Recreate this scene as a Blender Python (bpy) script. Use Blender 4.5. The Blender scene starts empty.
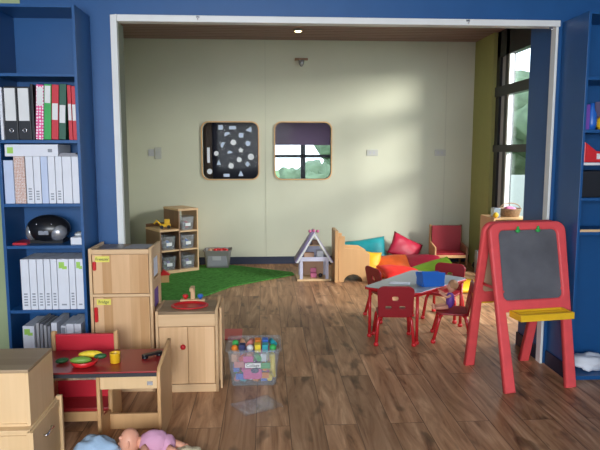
import bpy, bmesh, math, random
from mathutils import Matrix, Vector, noise
random.seed(7)
SC = bpy.context.scene
COL = SC.collection
PI = math.pi
R_ = math.radians

# ------------------------------------------------------------------ camera
PITCH, YAW, HGT = R_(6.937), R_(3.314), 1.5
cp, sp, cy, sy = math.cos(PITCH), math.sin(PITCH), math.cos(YAW), math.sin(YAW)
FW = Vector((sy*cp, cy*cp, -sp)); RT = Vector((cy, -sy, 0)); UP = RT.cross(FW)
cam_d = bpy.data.cameras.new('camera'); cam = bpy.data.objects.new('camera', cam_d); COL.objects.link(cam)
cam_d.sensor_width = 36; cam_d.lens = 36.0
mw = Matrix((RT, UP, -FW)).transposed().to_4x4(); mw.translation = (0, 0, HGT)
cam.matrix_world = mw
SC.camera = cam

# ------------------------------------------------------------------ world, lamps, exposure
w = bpy.data.worlds.new('world'); SC.world = w; w.use_nodes = True
bg = w.node_tree.nodes['Background']; bg.inputs[0].default_value = (.80, .90, 1.0, 1); bg.inputs[1].default_value = 2.2
SC.view_settings.view_transform = 'Standard'; SC.view_settings.look = 'None'
SC.view_settings.gamma = 1; SC.view_settings.use_curve_mapping = False
SC.view_settings.exposure = 0.78

def area(name, loc, target, sx, sy_, power, col):
    l = bpy.data.lights.new(name, 'AREA'); l.shape = 'RECTANGLE'; l.size = sx; l.size_y = sy_; l.energy = power; l.color = col
    o = bpy.data.objects.new(name, l); COL.objects.link(o); o.location = loc
    o.rotation_euler = (Vector(target)-Vector(loc)).to_track_quat('-Z', 'Y').to_euler()
    return o
# daylight through the glazed side of the far room, sky above the garden
area('daylight_side', (4.6, 5.3, 2.9), (1.2, 6.6, 1.0), 3.4, 2.2, 100, (.95, .97, 1.0))
area('bright_cloud', (6.9, 2.0, 3.35), (1.6, 8, 1.3), 1.6, 1.0, 540, (1.0, .96, .88))  # added lamp for directional daylight that throws the transom shadows
# daylight from the windows behind the camera
area('daylight_rear', (-0.5, -2.05, 1.65), (-.1, 4, .4), 2.6, 1.3, 125, (.90, .95, 1.0))

# ------------------------------------------------------------------ materials
def mat(name, col, rough=.5, spec=.5, metal=0., var=0., vscale=8., bump=0., bscale=40., emit=None, estr=0., sheen=0.):
    m = bpy.data.materials.new(name); m.use_nodes = True; nt = m.node_tree; b = nt.nodes['Principled BSDF']
    b.inputs['Base Color'].default_value = (*col, 1); b.inputs['Roughness'].default_value = rough
    b.inputs['Metallic'].default_value = metal; b.inputs['Specular IOR Level'].default_value = spec
    if sheen: b.inputs['Sheen Weight'].default_value = sheen
    tc = nt.nodes.new('ShaderNodeTexCoord')
    n = nt.nodes.new('ShaderNodeTexNoise'); n.inputs['Scale'].default_value = vscale; n.inputs['Detail'].default_value = 4
    nt.links.new(tc.outputs['Object'], n.inputs['Vector'])
    mp = nt.nodes.new('ShaderNodeMapRange'); v = max(var, .03)
    mp.inputs['To Min'].default_value = 1-v; mp.inputs['To Max'].default_value = 1+v
    mp.inputs['From Min'].default_value = .3; mp.inputs['From Max'].default_value = .7
    nt.links.new(n.outputs['Fac'], mp.inputs['Value'])
    mx = nt.nodes.new('ShaderNodeVectorMath'); mx.operation = 'SCALE'; mx.inputs[0].default_value = col
    nt.links.new(mp.outputs[0], mx.inputs['Scale']); nt.links.new(mx.outputs[0], b.inputs['Base Color'])
    if bump:
        n2 = nt.nodes.new('ShaderNodeTexNoise'); n2.inputs['Scale'].default_value = bscale
        nt.links.new(tc.outputs['Object'], n2.inputs['Vector'])
        bp = nt.nodes.new('ShaderNodeBump'); bp.inputs['Strength'].default_value = bump; bp.inputs['Distance'].default_value = .01
        nt.links.new(n2.outputs['Fac'], bp.inputs['Height']); nt.links.new(bp.outputs[0], b.inputs['Normal'])
    if emit:
        b.inputs['Emission Color'].default_value = (*emit, 1); b.inputs['Emission Strength'].default_value = estr
    return m

def wood(name, c1, c2, axis='Z', stave=.055, rough=.45, contrast=1.0):
    """glued-strip wood: staves run along `axis`, each with its own tone, fine grain along it"""
    m = bpy.data.materials.new(name); m.use_nodes = True; nt = m.node_tree; b = nt.nodes['Principled BSDF']; L = nt.links.new
    b.inputs['Roughness'].default_value = rough; b.inputs['Specular IOR Level'].default_value = .35
    tc = nt.nodes.new('ShaderNodeTexCoord'); sep = nt.nodes.new('ShaderNodeSeparateXYZ'); L(tc.outputs['Object'], sep.inputs[0])
    def fl(out, s):
        d = nt.nodes.new('ShaderNodeMath'); d.operation = 'DIVIDE'; d.inputs[1].default_value = s; L(out, d.inputs[0])
        f = nt.nodes.new('ShaderNodeMath'); f.operation = 'FLOOR'; L(d.outputs[0], f.inputs[0]); return f.outputs[0]
    oth = [a for a in 'XYZ' if a != axis]
    ca = fl(sep.outputs[oth[0]], stave); cb = fl(sep.outputs[oth[1]], stave*1.37)
    cc = nt.nodes.new('ShaderNodeCombineXYZ'); L(ca, cc.inputs[0]); L(cb, cc.inputs[1])
    wn = nt.nodes.new('ShaderNodeTexWhiteNoise'); wn.noise_dimensions = '3D'; L(cc.outputs[0], wn.inputs['Vector'])
    mp = nt.nodes.new('ShaderNodeMapping'); L(tc.outputs['Object'], mp.inputs[0])
    sc = [38, 38, 38]; sc['XYZ'.index(axis)] = 3; mp.inputs['Scale'].default_value = sc
    n = nt.nodes.new('ShaderNodeTexNoise'); n.inputs['Scale'].default_value = 1; n.inputs['Detail'].default_value = 5; L(mp.outputs[0], n.inputs['Vector'])
    a = nt.nodes.new('ShaderNodeMath'); a.operation = 'MULTIPLY'; a.inputs[1].default_value = .55*contrast; L(wn.outputs['Value'], a.inputs[0])
    a2 = nt.nodes.new('ShaderNodeMath'); a2.operation = 'MULTIPLY_ADD'; a2.inputs[1].default_value = .5; L(n.outputs['Fac'], a2.inputs[0]); L(a.outputs[0], a2.inputs[2])
    mix = nt.nodes.new('ShaderNodeMix'); mix.data_type = 'RGBA'; mix.inputs[6].default_value = (*c1, 1); mix.inputs[7].default_value = (*c2, 1)
    L(a2.outputs[0], mix.inputs[0]); L(mix.outputs[2], b.inputs['Base Color'])
    return m

def clear(name, tint=(.9, .95, 1), t=.75, rough=.15, dif=.5):
    m = bpy.data.materials.new(name); m.use_nodes = True; nt = m.node_tree; L = nt.links.new
    for n in list(nt.nodes):
        if n.type == 'BSDF_PRINCIPLED': nt.nodes.remove(n)
    out = [n for n in nt.nodes if n.type == 'OUTPUT_MATERIAL'][0]
    tr = nt.nodes.new('ShaderNodeBsdfTransparent'); tr.inputs[0].default_value = (*tint, 1)
    g = nt.nodes.new('ShaderNodeBsdfGlossy'); g.inputs['Roughness'].default_value = rough
    d = nt.nodes.new('ShaderNodeBsdfDiffuse'); d.inputs[0].default_value = (*tint, 1)
    m1 = nt.nodes.new('ShaderNodeMixShader'); m1.inputs[0].default_value = dif; L(g.outputs[0], m1.inputs[1]); L(d.outputs[0], m1.inputs[2])
    m2 = nt.nodes.new('ShaderNodeMixShader'); m2.inputs[0].default_value = t; L(m1.outputs[0], m2.inputs[1]); L(tr.outputs[0], m2.inputs[2])
    L(m2.outputs[0], out.inputs[0])
    return m

def dots(name, base, dot, scale=60, thr=.35):
    m = mat(name, base); nt = m.node_tree; L = nt.links.new
    tc = nt.nodes.new('ShaderNodeTexCoord'); v = nt.nodes.new('ShaderNodeTexVoronoi'); v.inputs['Scale'].default_value = scale; v.inputs['Randomness'].default_value = .25
    L(tc.outputs['Object'], v.inputs['Vector'])
    c = nt.nodes.new('ShaderNodeMath'); c.operation = 'LESS_THAN'; c.inputs[1].default_value = thr; L(v.outputs['Distance'], c.inputs[0])
    mix = nt.nodes.new('ShaderNodeMix'); mix.data_type = 'RGBA'; mix.inputs[6].default_value = (*base, 1); mix.inputs[7].default_value = (*dot, 1)
    L(c.outputs[0], mix.inputs[0]); L(mix.outputs[2], nt.nodes['Principled BSDF'].inputs['Base Color'])
    return m

def floor_mat():
    m = bpy.data.materials.new('laminate_floor'); m.use_nodes = True; nt = m.node_tree; b = nt.nodes['Principled BSDF']; L = nt.links.new
    tc = nt.nodes.new('ShaderNodeTexCoord')
    mp = nt.nodes.new('ShaderNodeMapping'); mp.inputs['Rotation'].default_value = (0, 0, -PI/2); mp.inputs['Location'].default_value = (.3, -.06, 0)
    L(tc.outputs['Object'], mp.inputs[0])
    br = nt.nodes.new('ShaderNodeTexBrick'); br.offset = .37; br.offset_frequency = 2
    br.inputs['Scale'].default_value = 1; br.inputs['Brick Width'].default_value = 1.15; br.inputs['Row Height'].default_value = .187
    br.inputs['Mortar Size'].default_value = .0028; br.inputs['Mortar Smooth'].default_value = .3; br.inputs['Bias'].default_value = 0
    br.inputs['Color1'].default_value = (0, 0, 0, 1); br.inputs['Color2'].default_value = (1, 1, 1, 1); br.inputs['Mortar'].default_value = (.5, .5, .5, 1)
    L(mp.outputs[0], br.inputs['Vector'])
    # per-plank value shifts the grain
    mg = nt.nodes.new('ShaderNodeMapping'); mg.inputs['Scale'].default_value = (16, 1.6, 1); L(tc.outputs['Object'], mg.inputs[0])
    add = nt.nodes.new('ShaderNodeVectorMath'); add.operation = 'MULTIPLY_ADD'; add.inputs[1].default_value = (13, 7, 9); L(br.outputs['Color'], add.inputs[0]); L(mg.outputs[0], add.inputs[2])
    n = nt.nodes.new('ShaderNodeTexNoise'); n.inputs['Scale'].default_value = .7; n.inputs['Detail'].default_value = 6; n.inputs['Roughness'].default_value = .6; n.inputs['Distortion'].default_value = 1.6
    L(add.outputs[0], n.inputs['Vector'])
    r = nt.nodes.new('ShaderNodeValToRGB'); e = r.color_ramp.elements
    e[0].position = .30; e[0].color = FL[0]; e[1].position = .70; e[1].color = FL[3]
    x = r.color_ramp.elements.new(.42); x.color = FL[1]; x = r.color_ramp.elements.new(.58); x.color = FL[2]
    L(n.outputs['Fac'], r.inputs[0])
    # plank tone
    pt = nt.nodes.new('ShaderNodeMapRange'); pt.inputs['To Min'].default_value = .80; pt.inputs['To Max'].default_value = 1.18
    L(br.outputs['Color'], pt.inputs['Value'])
    # knots / dark smears
    mk = nt.nodes.new('ShaderNodeMapping'); mk.inputs['Scale'].default_value = (11, 4.5, 1); L(tc.outputs['Object'], mk.inputs[0])
    ak = nt.nodes.new('ShaderNodeVectorMath'); ak.operation = 'MULTIPLY_ADD'; ak.inputs[1].default_value = (5, 11, 3); L(br.outputs['Color'], ak.inputs[0]); L(mk.outputs[0], ak.inputs[2])
    nk = nt.nodes.new('ShaderNodeTexNoise'); nk.inputs['Scale'].default_value = .8; nk.inputs['Detail'].default_value = 2; L(ak.outputs[0], nk.inputs['Vector'])
    kr = nt.nodes.new('ShaderNodeMapRange'); kr.inputs['From Min'].default_value = .60; kr.inputs['From Max'].default_value = .70; kr.inputs['To Min'].default_value = 1; kr.inputs['To Max'].default_value = .5
    L(nk.outputs['Fac'], kr.inputs['Value'])
    mu = nt.nodes.new('ShaderNodeMath'); mu.operation = 'MULTIPLY'; L(pt.outputs[0], mu.inputs[0]); L(kr.outputs[0], mu.inputs[1])
    gap = nt.nodes.new('ShaderNodeMapRange'); gap.inputs['To Min'].default_value = 1; gap.inputs['To Max'].default_value = .4; L(br.outputs['Fac'], gap.inputs['Value'])
    mu2 = nt.nodes.new('ShaderNodeMath'); mu2.operation = 'MULTIPLY'; L(mu.outputs[0], mu2.inputs[0]); L(gap.outputs[0], mu2.inputs[1])
    s = nt.nodes.new('ShaderNodeVectorMath'); s.operation = 'SCALE'; L(r.outputs[0], s.inputs[0]); L(mu2.outputs[0], s.inputs['Scale'])
    L(s.outputs[0], b.inputs['Base Color']); b.inputs['Roughness'].default_value = .42; b.inputs['Specular IOR Level'].default_value = .28
    return m
FL = [(.15, .066, .030, 1), (.35, .175, .085, 1), (.50, .275, .145, 1), (.66, .40, .23, 1)]

M = dict(
    floor=floor_mat(),
    blue=mat('blue_paint', (.009, .082, .25), .45, var=.04, bump=.05),
    bluecase=mat('blue_laminate', (.009, .080, .24), .38, var=.03),
    cream=mat('pale_green_wall_paint', (.56, .56, .44), .8, .2, var=.03, vscale=2),
    green=mat('green_wall_paint', (.36, .43, .24), .7, .2, var=.03),
    olive=mat('olive_wall_paint', (.36, .36, .13), .7, .2, var=.03),
    reveal=mat('reveal_paint', (.20, .21, .15), .7),  # reveal darkened to olive grey, its shade put into the colour
    seam=mat('seam_strip', (.48, .48, .38), .8), socket=mat('beige_plastic', (.44, .44, .40), .5), redseat=mat('worn_red_vinyl', (.30, .015, .028), .5),  # redseat: darker red than the cube chair's vinyl
    white=mat('white_trim_paint', (.75, .76, .74), .4),
    ceil=mat('white_ceiling_paint', (.35, .36, .36), .9),  # unseen near ceiling, darkened to cut the light it bounces
    slat=wood('ceiling_slats', (.16, .09, .085), (.34, .21, .18), 'X', .09, .5),
    skirt=mat('navy_skirting', (.012, .018, .045), .5),
    darkframe=mat('dark_window_frame', (.018, .018, .022), .4),
    greyp=mat('pale_grey_panel', (.42, .42, .44), .6),
    beech=wood('beech_strips', (.90, .60, .34), (.56, .31, .13), 'Z', contrast=1.5),
    beechx=wood('beech_strips_level', (.88, .62, .37), (.62, .38, .18), 'X'),
    beechy=wood('beech_rails', (.80, .56, .32), (.62, .38, .19), 'X', .2),
    pale=wood('pale_birch', (.78, .55, .31), (.58, .38, .18), 'Z', .12, contrast=.4),
    oak=wood('honey_plywood', (.68, .40, .185), (.50, .275, .115), 'Z', .09, contrast=.5),
    brown=wood('brown_panel', (.30, .17, .10), (.20, .11, .06), 'Z', .1),
    topw=wood('worn_wood_top', (.42, .30, .18), (.28, .18, .10), 'X', .08),
    red=mat('red_plastic', (.62, .018, .022), .3),
    easel=mat('red_easel_plastic', (.80, .085, .090), .55, var=.06, vscale=14),
    dred=mat('dark_red_shell', (.30, .012, .020), .38),
    redtop=mat('red_laminate', (.33, .020, .022), .3),
    redvinyl=mat('red_vinyl', (.60, .012, .030), .5),
    redtube=mat('red_metal_tube', (.55, .02, .025), .25),
    yellow=mat('yellow_plastic', (.85, .50, .02), .35),
    corn=mat('yellow_corn', (.85, .60, .03), .5, bump=.6, bscale=90),
    leafg=mat('vegetable_green', (.16, .30, .04), .5, var=.15),
    dgreen=mat('dark_green', (.02, .10, .03), .5, var=.2),
    black=mat('black_plastic', (.012, .012, .014), .3),
    silver=mat('silver_plastic', (.40, .41, .43), .25, metal=.6),
    chrome=mat('chrome', (.75, .75, .75), .15, metal=1),
    slate=mat('slate_board', (.12, .12, .13), .5, var=.25, vscale=5),
    tan=mat('tan_board', (.50, .30, .19), .6),
    paper=mat('white_paper', (.74, .76, .82), .7),
    paperb=mat('bluish_paper', (.52, .60, .78), .6),
    label=mat('white_label', (.72, .73, .72), .6),
    lime=mat('lime_logo', (.35, .62, .10), .5),
    ink=mat('black_ink', (.03, .03, .04), .6),
    greyink=mat('grey_ink', (.28, .30, .34), .6),
    ylab=mat('yellow_label', (.80, .72, .12), .6),
    pinkdots=dots('pink_polka', (.75, .06, .25), (.9, .75, .82), 55, .36),
    terra=dots('terracotta_pattern', (.75, .68, .66), (.55, .30, .22), 110, .45),
    bred=mat('binder_red', (.55, .015, .03), .4),
    bgreen=mat('binder_green', (.03, .38, .08), .4),
    bdgreen=mat('binder_dark_green', (.01, .09, .05), .4),
    grass=mat('grass_rug', (.075, .25, .05), .95, .1, var=.35, vscale=30),
    clear=clear('clear_plastic', (.92, .94, .96), .86, .2, .7),
    film=clear('clear_film', (.95, .97, 1), .93, .12, .3),
    glass=clear('window_glass', (.97, .99, 1), .93, .03, 0.), glassb=clear('interior_glass', (.97, .99, 1), .998, .05, 0.),
    teal=mat('teal_cushion', (.015, .30, .33), .45, var=.12),
    crimson=mat('crimson_cushion', (.48, .01, .045), .5, var=.12),
    orange=mat('orange_cushion', (.80, .12, .015), .5, var=.12),
    scarlet=mat('scarlet_cushion', (.75, .02, .015), .5, var=.12),
    limec=mat('lime_cushion', (.22, .42, .015), .5, var=.12),
    yellowc=mat('yellow_cushion', (.85, .48, .02), .5, var=.12),
    lilac=mat('lilac_roof', (.36, .30, .52), .6),
    lilacl=mat('pale_lilac', (.55, .55, .68), .6),
    pinkt=mat('pink_toy', (.62, .16, .30), .5),
    tabletop=mat('grey_tabletop', (.30, .33, .36), .28),
    bluebox=mat('blue_plastic', (.02, .14, .55), .35),
    purple=mat('purple_stuff', (.16, .06, .36), .5, var=.2),
    pceil=mat('plum_paint', (.16, .09, .17), .7), plum=mat('plum_wall', (.46, .26, .44), .6),  # plum: paler copy, light put into the colour of an unlit wall
    skin=mat('doll_skin', (.72, .34, .22), .5),
    pinkcloth=mat('pink_cloth', (.62, .32, .45), .9, .1, bump=.4),
    bluecloth=mat('pale_blue_cloth', (.36, .50, .66), .9, .1, bump=.5),
    cream2=mat('cream_plush', (.66, .55, .36), .95, .1, bump=.6, bscale=90),
    greyc=mat('grey_fabric', (.30, .30, .33), .9),
    hair=mat('sandy_hair', (.42, .22, .11), .8, bump=.5),
    lawn=mat('lawn', (.10, .19, .06), .9, var=.2, vscale=3),
    tree=mat('tree_leaves', (.11, .17, .10), .9, var=.3, vscale=3),
    fence=mat('grey_fence', (.35, .37, .36), .7),
    lampw=mat('lamp_glow', (1, .8, .5), .5, emit=(1, .65, .3), estr=6),
    dark=mat('charcoal', (.03, .028, .035), .7),
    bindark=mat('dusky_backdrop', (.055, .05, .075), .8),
    wicker=mat('wicker', (.30, .20, .12), .8, bump=.8, bscale=120, var=.3, vscale=60),
)

# ------------------------------------------------------------------ mesh helpers
def curve_mesh(outer, holes, thick, bevel=0.):
    c = bpy.data.curves.new('outline', 'CURVE'); c.dimensions = '2D'; c.fill_mode = 'BOTH'
    c.extrude = max(thick/2-bevel, .00005); c.bevel_depth = bevel; c.bevel_resolution = 2; c.offset = -bevel if bevel else 0
    for pts in [outer]+list(holes):
        s = c.splines.new('POLY'); s.points.add(len(pts)-1)
        for i, p in enumerate(pts): s.points[i].co = (p[0], p[1], 0, 1)
        s.use_cyclic_u = True
    o = bpy.data.objects.new('outline', c); me = bpy.data.meshes.new_from_object(o)
    bpy.data.objects.remove(o); bpy.data.curves.remove(c)
    return me

def rrect(x0, x1, y0, y1, r, n=6):
    r = min(r, (x1-x0)/2-1e-4, (y1-y0)/2-1e-4); out = []
    for cx, cy_, a in ((x1-r, y1-r, 0), (x0+r, y1-r, 90), (x0+r, y0+r, 180), (x1-r, y0+r, 270)):
        for i in range(n+1):
            t = R_(a+90*i/n); out.append((cx+r*math.cos(t), cy_+r*math.sin(t)))
    return out
def ell(cx, cy_, rx, ry, n=20): return [(cx+rx*math.cos(2*PI*i/n), cy_+ry*math.sin(2*PI*i/n)) for i in range(n)]
XZ = Matrix.Rotation(PI/2, 4, 'X')             # outline (x,y) -> (x,z), thickness along y
YZ = Matrix(((0, 0, 1, 0), (1, 0, 0, 0), (0, 1, 0, 0), (0, 0, 0, 1)))   # outline (x,y)->(y,z), thickness along x

class MB:
    def __init__(s): s.bm = bmesh.new()
    def box(s, x0, x1, y0, y1, z0, z1, M_=None):
        vs = [s.bm.verts.new((x, y, z)) for z in (z0, z1) for y in (y0, y1) for x in (x0, x1)]
        if M_: 
            for v in vs: v.co = M_ @ v.co
        for f in ((0, 2, 3, 1), (4, 5, 7, 6), (0, 1, 5, 4), (2, 6, 7, 3), (0, 4, 6, 2), (1, 3, 7, 5)): s.bm.faces.new([vs[i] for i in f])
        return s
    def prism(s, outer, thick, M_=Matrix(), holes=(), bevel=0.):
        me = curve_mesh(outer, holes, thick, bevel); me.transform(M_); s.bm.from_mesh(me); bpy.data.meshes.remove(me); return s
    def tube(s, pts, r, n=10, cap=True):
        pts = [Vector(p) for p in pts]; rs = r if isinstance(r, (list, tuple)) else [r]*len(pts); rings = []
        ref = None
        for i, p in enumerate(pts):
            d = (pts[min(i+1, len(pts)-1)]-pts[max(i-1, 0)]).normalized()
            if ref is None: ref = Vector((0, 0, 1)) if abs(d.z) < .9 else Vector((1, 0, 0))
            a = d.cross(ref).normalized(); b = a.cross(d).normalized(); ref = b
            rings.append([s.bm.verts.new(p+(a*math.cos(2*PI*k/n)+b*math.sin(2*PI*k/n))*rs[i]) for k in range(n)])
        for A, B in zip(rings, rings[1:]):
            for k in range(n): s.bm.faces.new((A[k], A[(k+1) % n], B[(k+1) % n], B[k])).smooth = True
        if cap: s.bm.faces.new(rings[0][::-1]); s.bm.faces.new(rings[-1])
        return s
    def lathe(s, prof, c=(0, 0, 0), n=20, sx=1, sy_=1, M_=None):
        rings = []
        for r, z in prof:
            ring = []
            for k in range(n):
                v = Vector((r*math.cos(2*PI*k/n)*sx, r*math.sin(2*PI*k/n)*sy_, z))
                if M_: v = M_ @ v
                ring.append(s.bm.verts.new(v+Vector(c)))
            rings.append(ring)
        for A, B in zip(rings, rings[1:]):
            for k in range(n): s.bm.faces.new((A[k], A[(k+1) % n], B[(k+1) % n], B[k])).smooth = True
        s.bm.faces.new(rings[0][::-1]); s.bm.faces.new(rings[-1])
        return s
    def ball(s, c, rx, ry=None, rz=None, n=16, M_=None, lump=0., seed=0):
        ry = ry or rx; rz = rz or rx
        r = bmesh.ops.create_uvsphere(s.bm, u_segments=n, v_segments=max(6, n*2//3), radius=1)
        for v in r['verts']:
            k = 1+lump*noise.noise(v.co*2.2+Vector((seed*7.3, seed, 0)))
            co = Vector((v.co.x*rx*k, v.co.y*ry*k, v.co.z*rz*k))
            if M_: co = M_ @ co
            v.co = co+Vector(c)
            for f in v.link_faces: f.smooth = True
        return s
    def pillow(s, a, b, t, M_, n=14, seed=0, wr=.03):
        g = {}
        for side in (1, -1):
            for i in range(n+1):
                for j in range(n+1):
                    u, v = -1+2*i/n, -1+2*j/n
                    edge = i in (0, n) or j in (0, n)
                    if edge and side == -1: g[side, i, j] = g[1, i, j]; continue
                    h = ((1-abs(u)**2.6)*(1-abs(v)**2.6))**.55 if not edge else 0
                    pin = 1-.10*(1-abs(u*v))*(abs(u)**4+abs(v)**4)/1.3
                    h *= 1+wr*6*noise.noise(Vector((u*2.3, v*2.3, side*3+seed*5)))
                    co = Vector((u*a*pin, v*b*pin, side*h*t))
                    g[side, i, j] = s.bm.verts.new(M_ @ co)
        for side in (1, -1):
            for i in range(n):
                for j in range(n):
                    q = [g[side, i, j], g[side, i+1, j], g[side, i+1, j+1], g[side, i, j+1]]
                    if side == -1: q.reverse()
                    try: s.bm.faces.new(q).smooth = True
                    except ValueError: pass
        return s
    def build(s, name, m, parent=None, world=False, bev=0., smooth=False, sub=0):
        me = bpy.data.meshes.new(name)
        bmesh.ops.remove_doubles(s.bm, verts=s.bm.verts, dist=1e-6)
        s.bm.normal_update(); s.bm.to_mesh(me); s.bm.free()
        me.materials.append(M[m] if isinstance(m, str) else m)
        o = bpy.data.objects.new(name, me); COL.objects.link(o)
        if parent:
            if world:
                W = Matrix(); p = parent
                while p: W = p.matrix_basis @ W; p = p.parent
                me.transform(W.inverted())
            o.parent = parent
        if bev:
            md = o.modifiers.new('bevel', 'BEVEL'); md.width = bev; md.segments = 2; md.limit_method = 'ANGLE'
        if sub:
            md = o.modifiers.new('sub', 'SUBSURF'); md.levels = sub; md.render_levels = sub
        if smooth:
            for f in me.polygons: f.use_smooth = True
        return o

def tag(o, label=None, cat=None, group=None, kind=None):
    if label: o['label'] = label
    if cat: o['category'] = cat
    if group: o['group'] = group
    if kind: o['kind'] = kind
    return o
def thing(name, label, cat, loc=(0, 0, 0), rz=0, group=None):
    o = bpy.data.objects.new(name, None); COL.objects.link(o); o.location = loc; o.rotation_euler = (0, 0, rz); o.empty_display_size = .1
    return tag(o, label, cat, group)
def struct(name, mb, m, parent=None, bev=0., label=None):
    o = mb.build(name, m, parent, bev=bev)
    if not parent: o['kind'] = 'structure'
    if label: o['label'] = label
    return o
def kids(o): return [c for c in bpy.data.objects if c.parent is o]
def dup(o, parent=None):
    c = o.copy(); COL.objects.link(c); c.parent = parent
    for k in kids(o): dup(k, c)
    return c
def text(body, size, m, parent, M_, name='lettering'):
    c = bpy.data.curves.new(name, 'FONT'); c.body = body; c.size = size; c.align_x = 'CENTER'; c.align_y = 'CENTER'; c.extrude = .0004
    o = bpy.data.objects.new(name, c); me = bpy.data.meshes.new_from_object(o); bpy.data.objects.remove(o)
    me.transform(M_); me.materials.clear(); me.materials.append(M[m])
    t = bpy.data.objects.new(name, me); COL.objects.link(t); t.parent = parent
    return t

# ================================================================== SETTING
struct('floor', MB().box(-2.7, 3.1, -2.3, 8.1, -.06, 0), 'floor')
# far room
X0, X1, YB = -1.8, 2.85, 8.0
XR = (-.82, -.09, 1.145, 1.885); XR2 = (.135, .875, 1.145, 1.885)   # the two rounded openings in the far wall
struct('wall_back', MB().prism([(X0-.1, 0), (X1+.1, 0), (X1+.1, 2.96), (X0-.1, 2.96)], .10, Matrix.Translation((0, YB+.05, 0)) @ XZ,
       holes=[rrect(XR[0], XR[1], XR[2], XR[3], .09), rrect(XR2[0], XR2[1], XR2[2], XR2[3], .09)]), 'cream')
struct('wall_left_far', MB().box(X0-.1, X0, 4.19, 8.0, 0, 2.96), 'cream')
struct('ceiling_far', MB().box(X0-.1, X1+.1, 4.19, 8.1, 2.96, 3.02), 'pceil')
mb = MB()
y = 4.3
while y < 7.98: mb.box(X0, X1, y, y+.075, 2.935, 2.96); y += .1
struct('trim_1', mb, 'slat', label='dark brown timber slats lining the far room ceiling')
struct('baseboard_back', MB().box(X0, 2.785, 7.982, 8.0, 0, .10), 'skirt', bev=.003)
struct('trim_2', MB().box(.005, .012, 7.996, 8.0, .10, 2.93), 'seam', label='thin vertical joint between wall panels')
struct('trim_3', MB().box(2.41, 2.417, 7.996, 8.0, .10, 2.93), 'seam', label='thin vertical joint near the right end of the far wall')
# olive pier in the right corner
struct('wall_pier', MB().box(2.785, X1+.1, 7.34, 8.0, 0, 2.96), 'olive')
# wood rims of the two openings
for n, q in ((4, XR), (5, XR2)):
    struct('trim_%d' % n, MB().prism(rrect(q[0]-.014, q[1]+.014, q[2]-.014, q[3]+.014, .10), .03, Matrix.Translation((0, 7.995, 0)) @ XZ, holes=[rrect(*q, .09)]), 'oak', label='thin wooden rim around a rounded wall opening')
# room behind the left opening, dusky
struct('wall_behind_left', MB().box(-1.6, .02, 9.3, 9.34, .4, 2.7).box(.02, .05, 8.1, 11, .4, 2.7).box(-1.64, -1.6, 8.1, 9.34, .4, 2.7), 'bindark')
struct('trim_6', MB().box(-.92, -.80, 9.2, 9.3, .4, 2.7), 'brown', label='brown door post seen through the left wall opening')
# made-up room behind the right opening, standing in for the pane's window reflection
struct('wall_behind_right', MB().box(.05, 2.2, 10.5, 10.56, 1.62, 2.7).box(2.2, 2.24, 8.1, 10.56, .4, 2.7).box(.05, 2.2, 10.5, 10.56, .4, .95), 'plum')
struct('ceiling_behind', MB().box(-1.64, 2.24, 8.1, 11, 2.7, 2.74), 'pceil')
struct('floor_behind', MB().box(-1.64, 2.24, 8.1, 11, .34, .4), 'greyp')
w2 = tag(thing('window_2', 'small window seen through the right wall opening', 'window', (0.8, 10.5, .95)), kind='structure')
MB().box(.62, .70, 10.48, 10.55, .95, 1.62).box(.05, 2.2, 10.48, 10.55, 1.40, 1.455).build('window_frame', 'darkframe', w2, True)
for q, n in ((XR, 3), (XR2, 4)):
    g = MB().prism(rrect(q[0], q[1], q[2], q[3], .088), .006, Matrix.Translation((0, 8.045, 0)) @ XZ); g = g.build('window_%d' % n, 'glassb'); g['kind'] = 'structure'

# glazed side of the far room
W = tag(thing('window_1', 'dark framed glazing on the right side of the far room', 'window', (X1, 5.7, 0)), kind='structure')
mb = MB()
for y0, y1 in ((7.24, 7.34), (6.97, 7.07), (5.86, 5.96), (4.9, 5.0), (4.19, 4.27)): mb.box(X1-.02, X1+.06, y0, y1, .0, 2.96)
mb.box(X1-.02, X1+.06, 4.19, 7.34, 2.63, 2.96).box(X1-.02, X1+.06, 4.19, 7.34, 0, .12)
mb.build('window_frame', 'darkframe', W, True)
MB().box(X1-.035, X1+.05, 4.19, 7.34, 2.165, 2.28).box(X1-.035, X1+.05, 4.19, 7.34, 1.50, 1.585).build('transom', 'darkframe', W, True)
MB().box(X1-.028, X1+.02, 6.925, 6.965, .12, 2.63).build('window_bead', 'white', W, True)  # lit edge of the dark frame, its brightness put in as white
MB().box(X1+.02, X1+.026, 4.19, 6.97, .12, 2.63).build('glass_pane', 'glass', W, True)
MB().box(X1+.01, X1+.03, 7.07, 7.24, .12, 2.63).build('grey_panel', 'greyp', W, True)

# front wall with the wide opening
struct('wall_front', MB().box(-1.543, -.975, 4.04, 4.19, 0, 2.95).box(-.975, 1.972, 4.04, 4.19, 2.365, 2.95).box(1.972, 3.1, 4.04, 4.19, 0, 2.95), 'blue')
struct('wall_front_left', MB().box(-2.7, -1.543, 4.035, 4.19, 0, 2.95), 'green')
struct('wall_return', MB().box(1.972, 2.10, 4.19, 4.47, 0, 2.95), 'blue')
struct('trim_7', MB().box(-.982, -.94, 4.02, 4.055, 0, 2.37).box(-.94, 1.972, 4.02, 4.10, 2.33, 2.37).box(1.948, 1.966, 4.03, 4.10, 0, 2.33), 'white', bev=.003, label='white frame around the wide opening')
struct('trim_8', MB().box(-.975, -.938, 4.0555, 4.19, 0, 2.33), 'reveal', label='green-grey strip inside the left side of the opening')
struct('baseboard_right', MB().box(1.958, 1.972, 4.10, 4.47, 0, .10).box(1.980, 1.9915, 3.72, 4.02, 0, .10), 'skirt')
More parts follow.
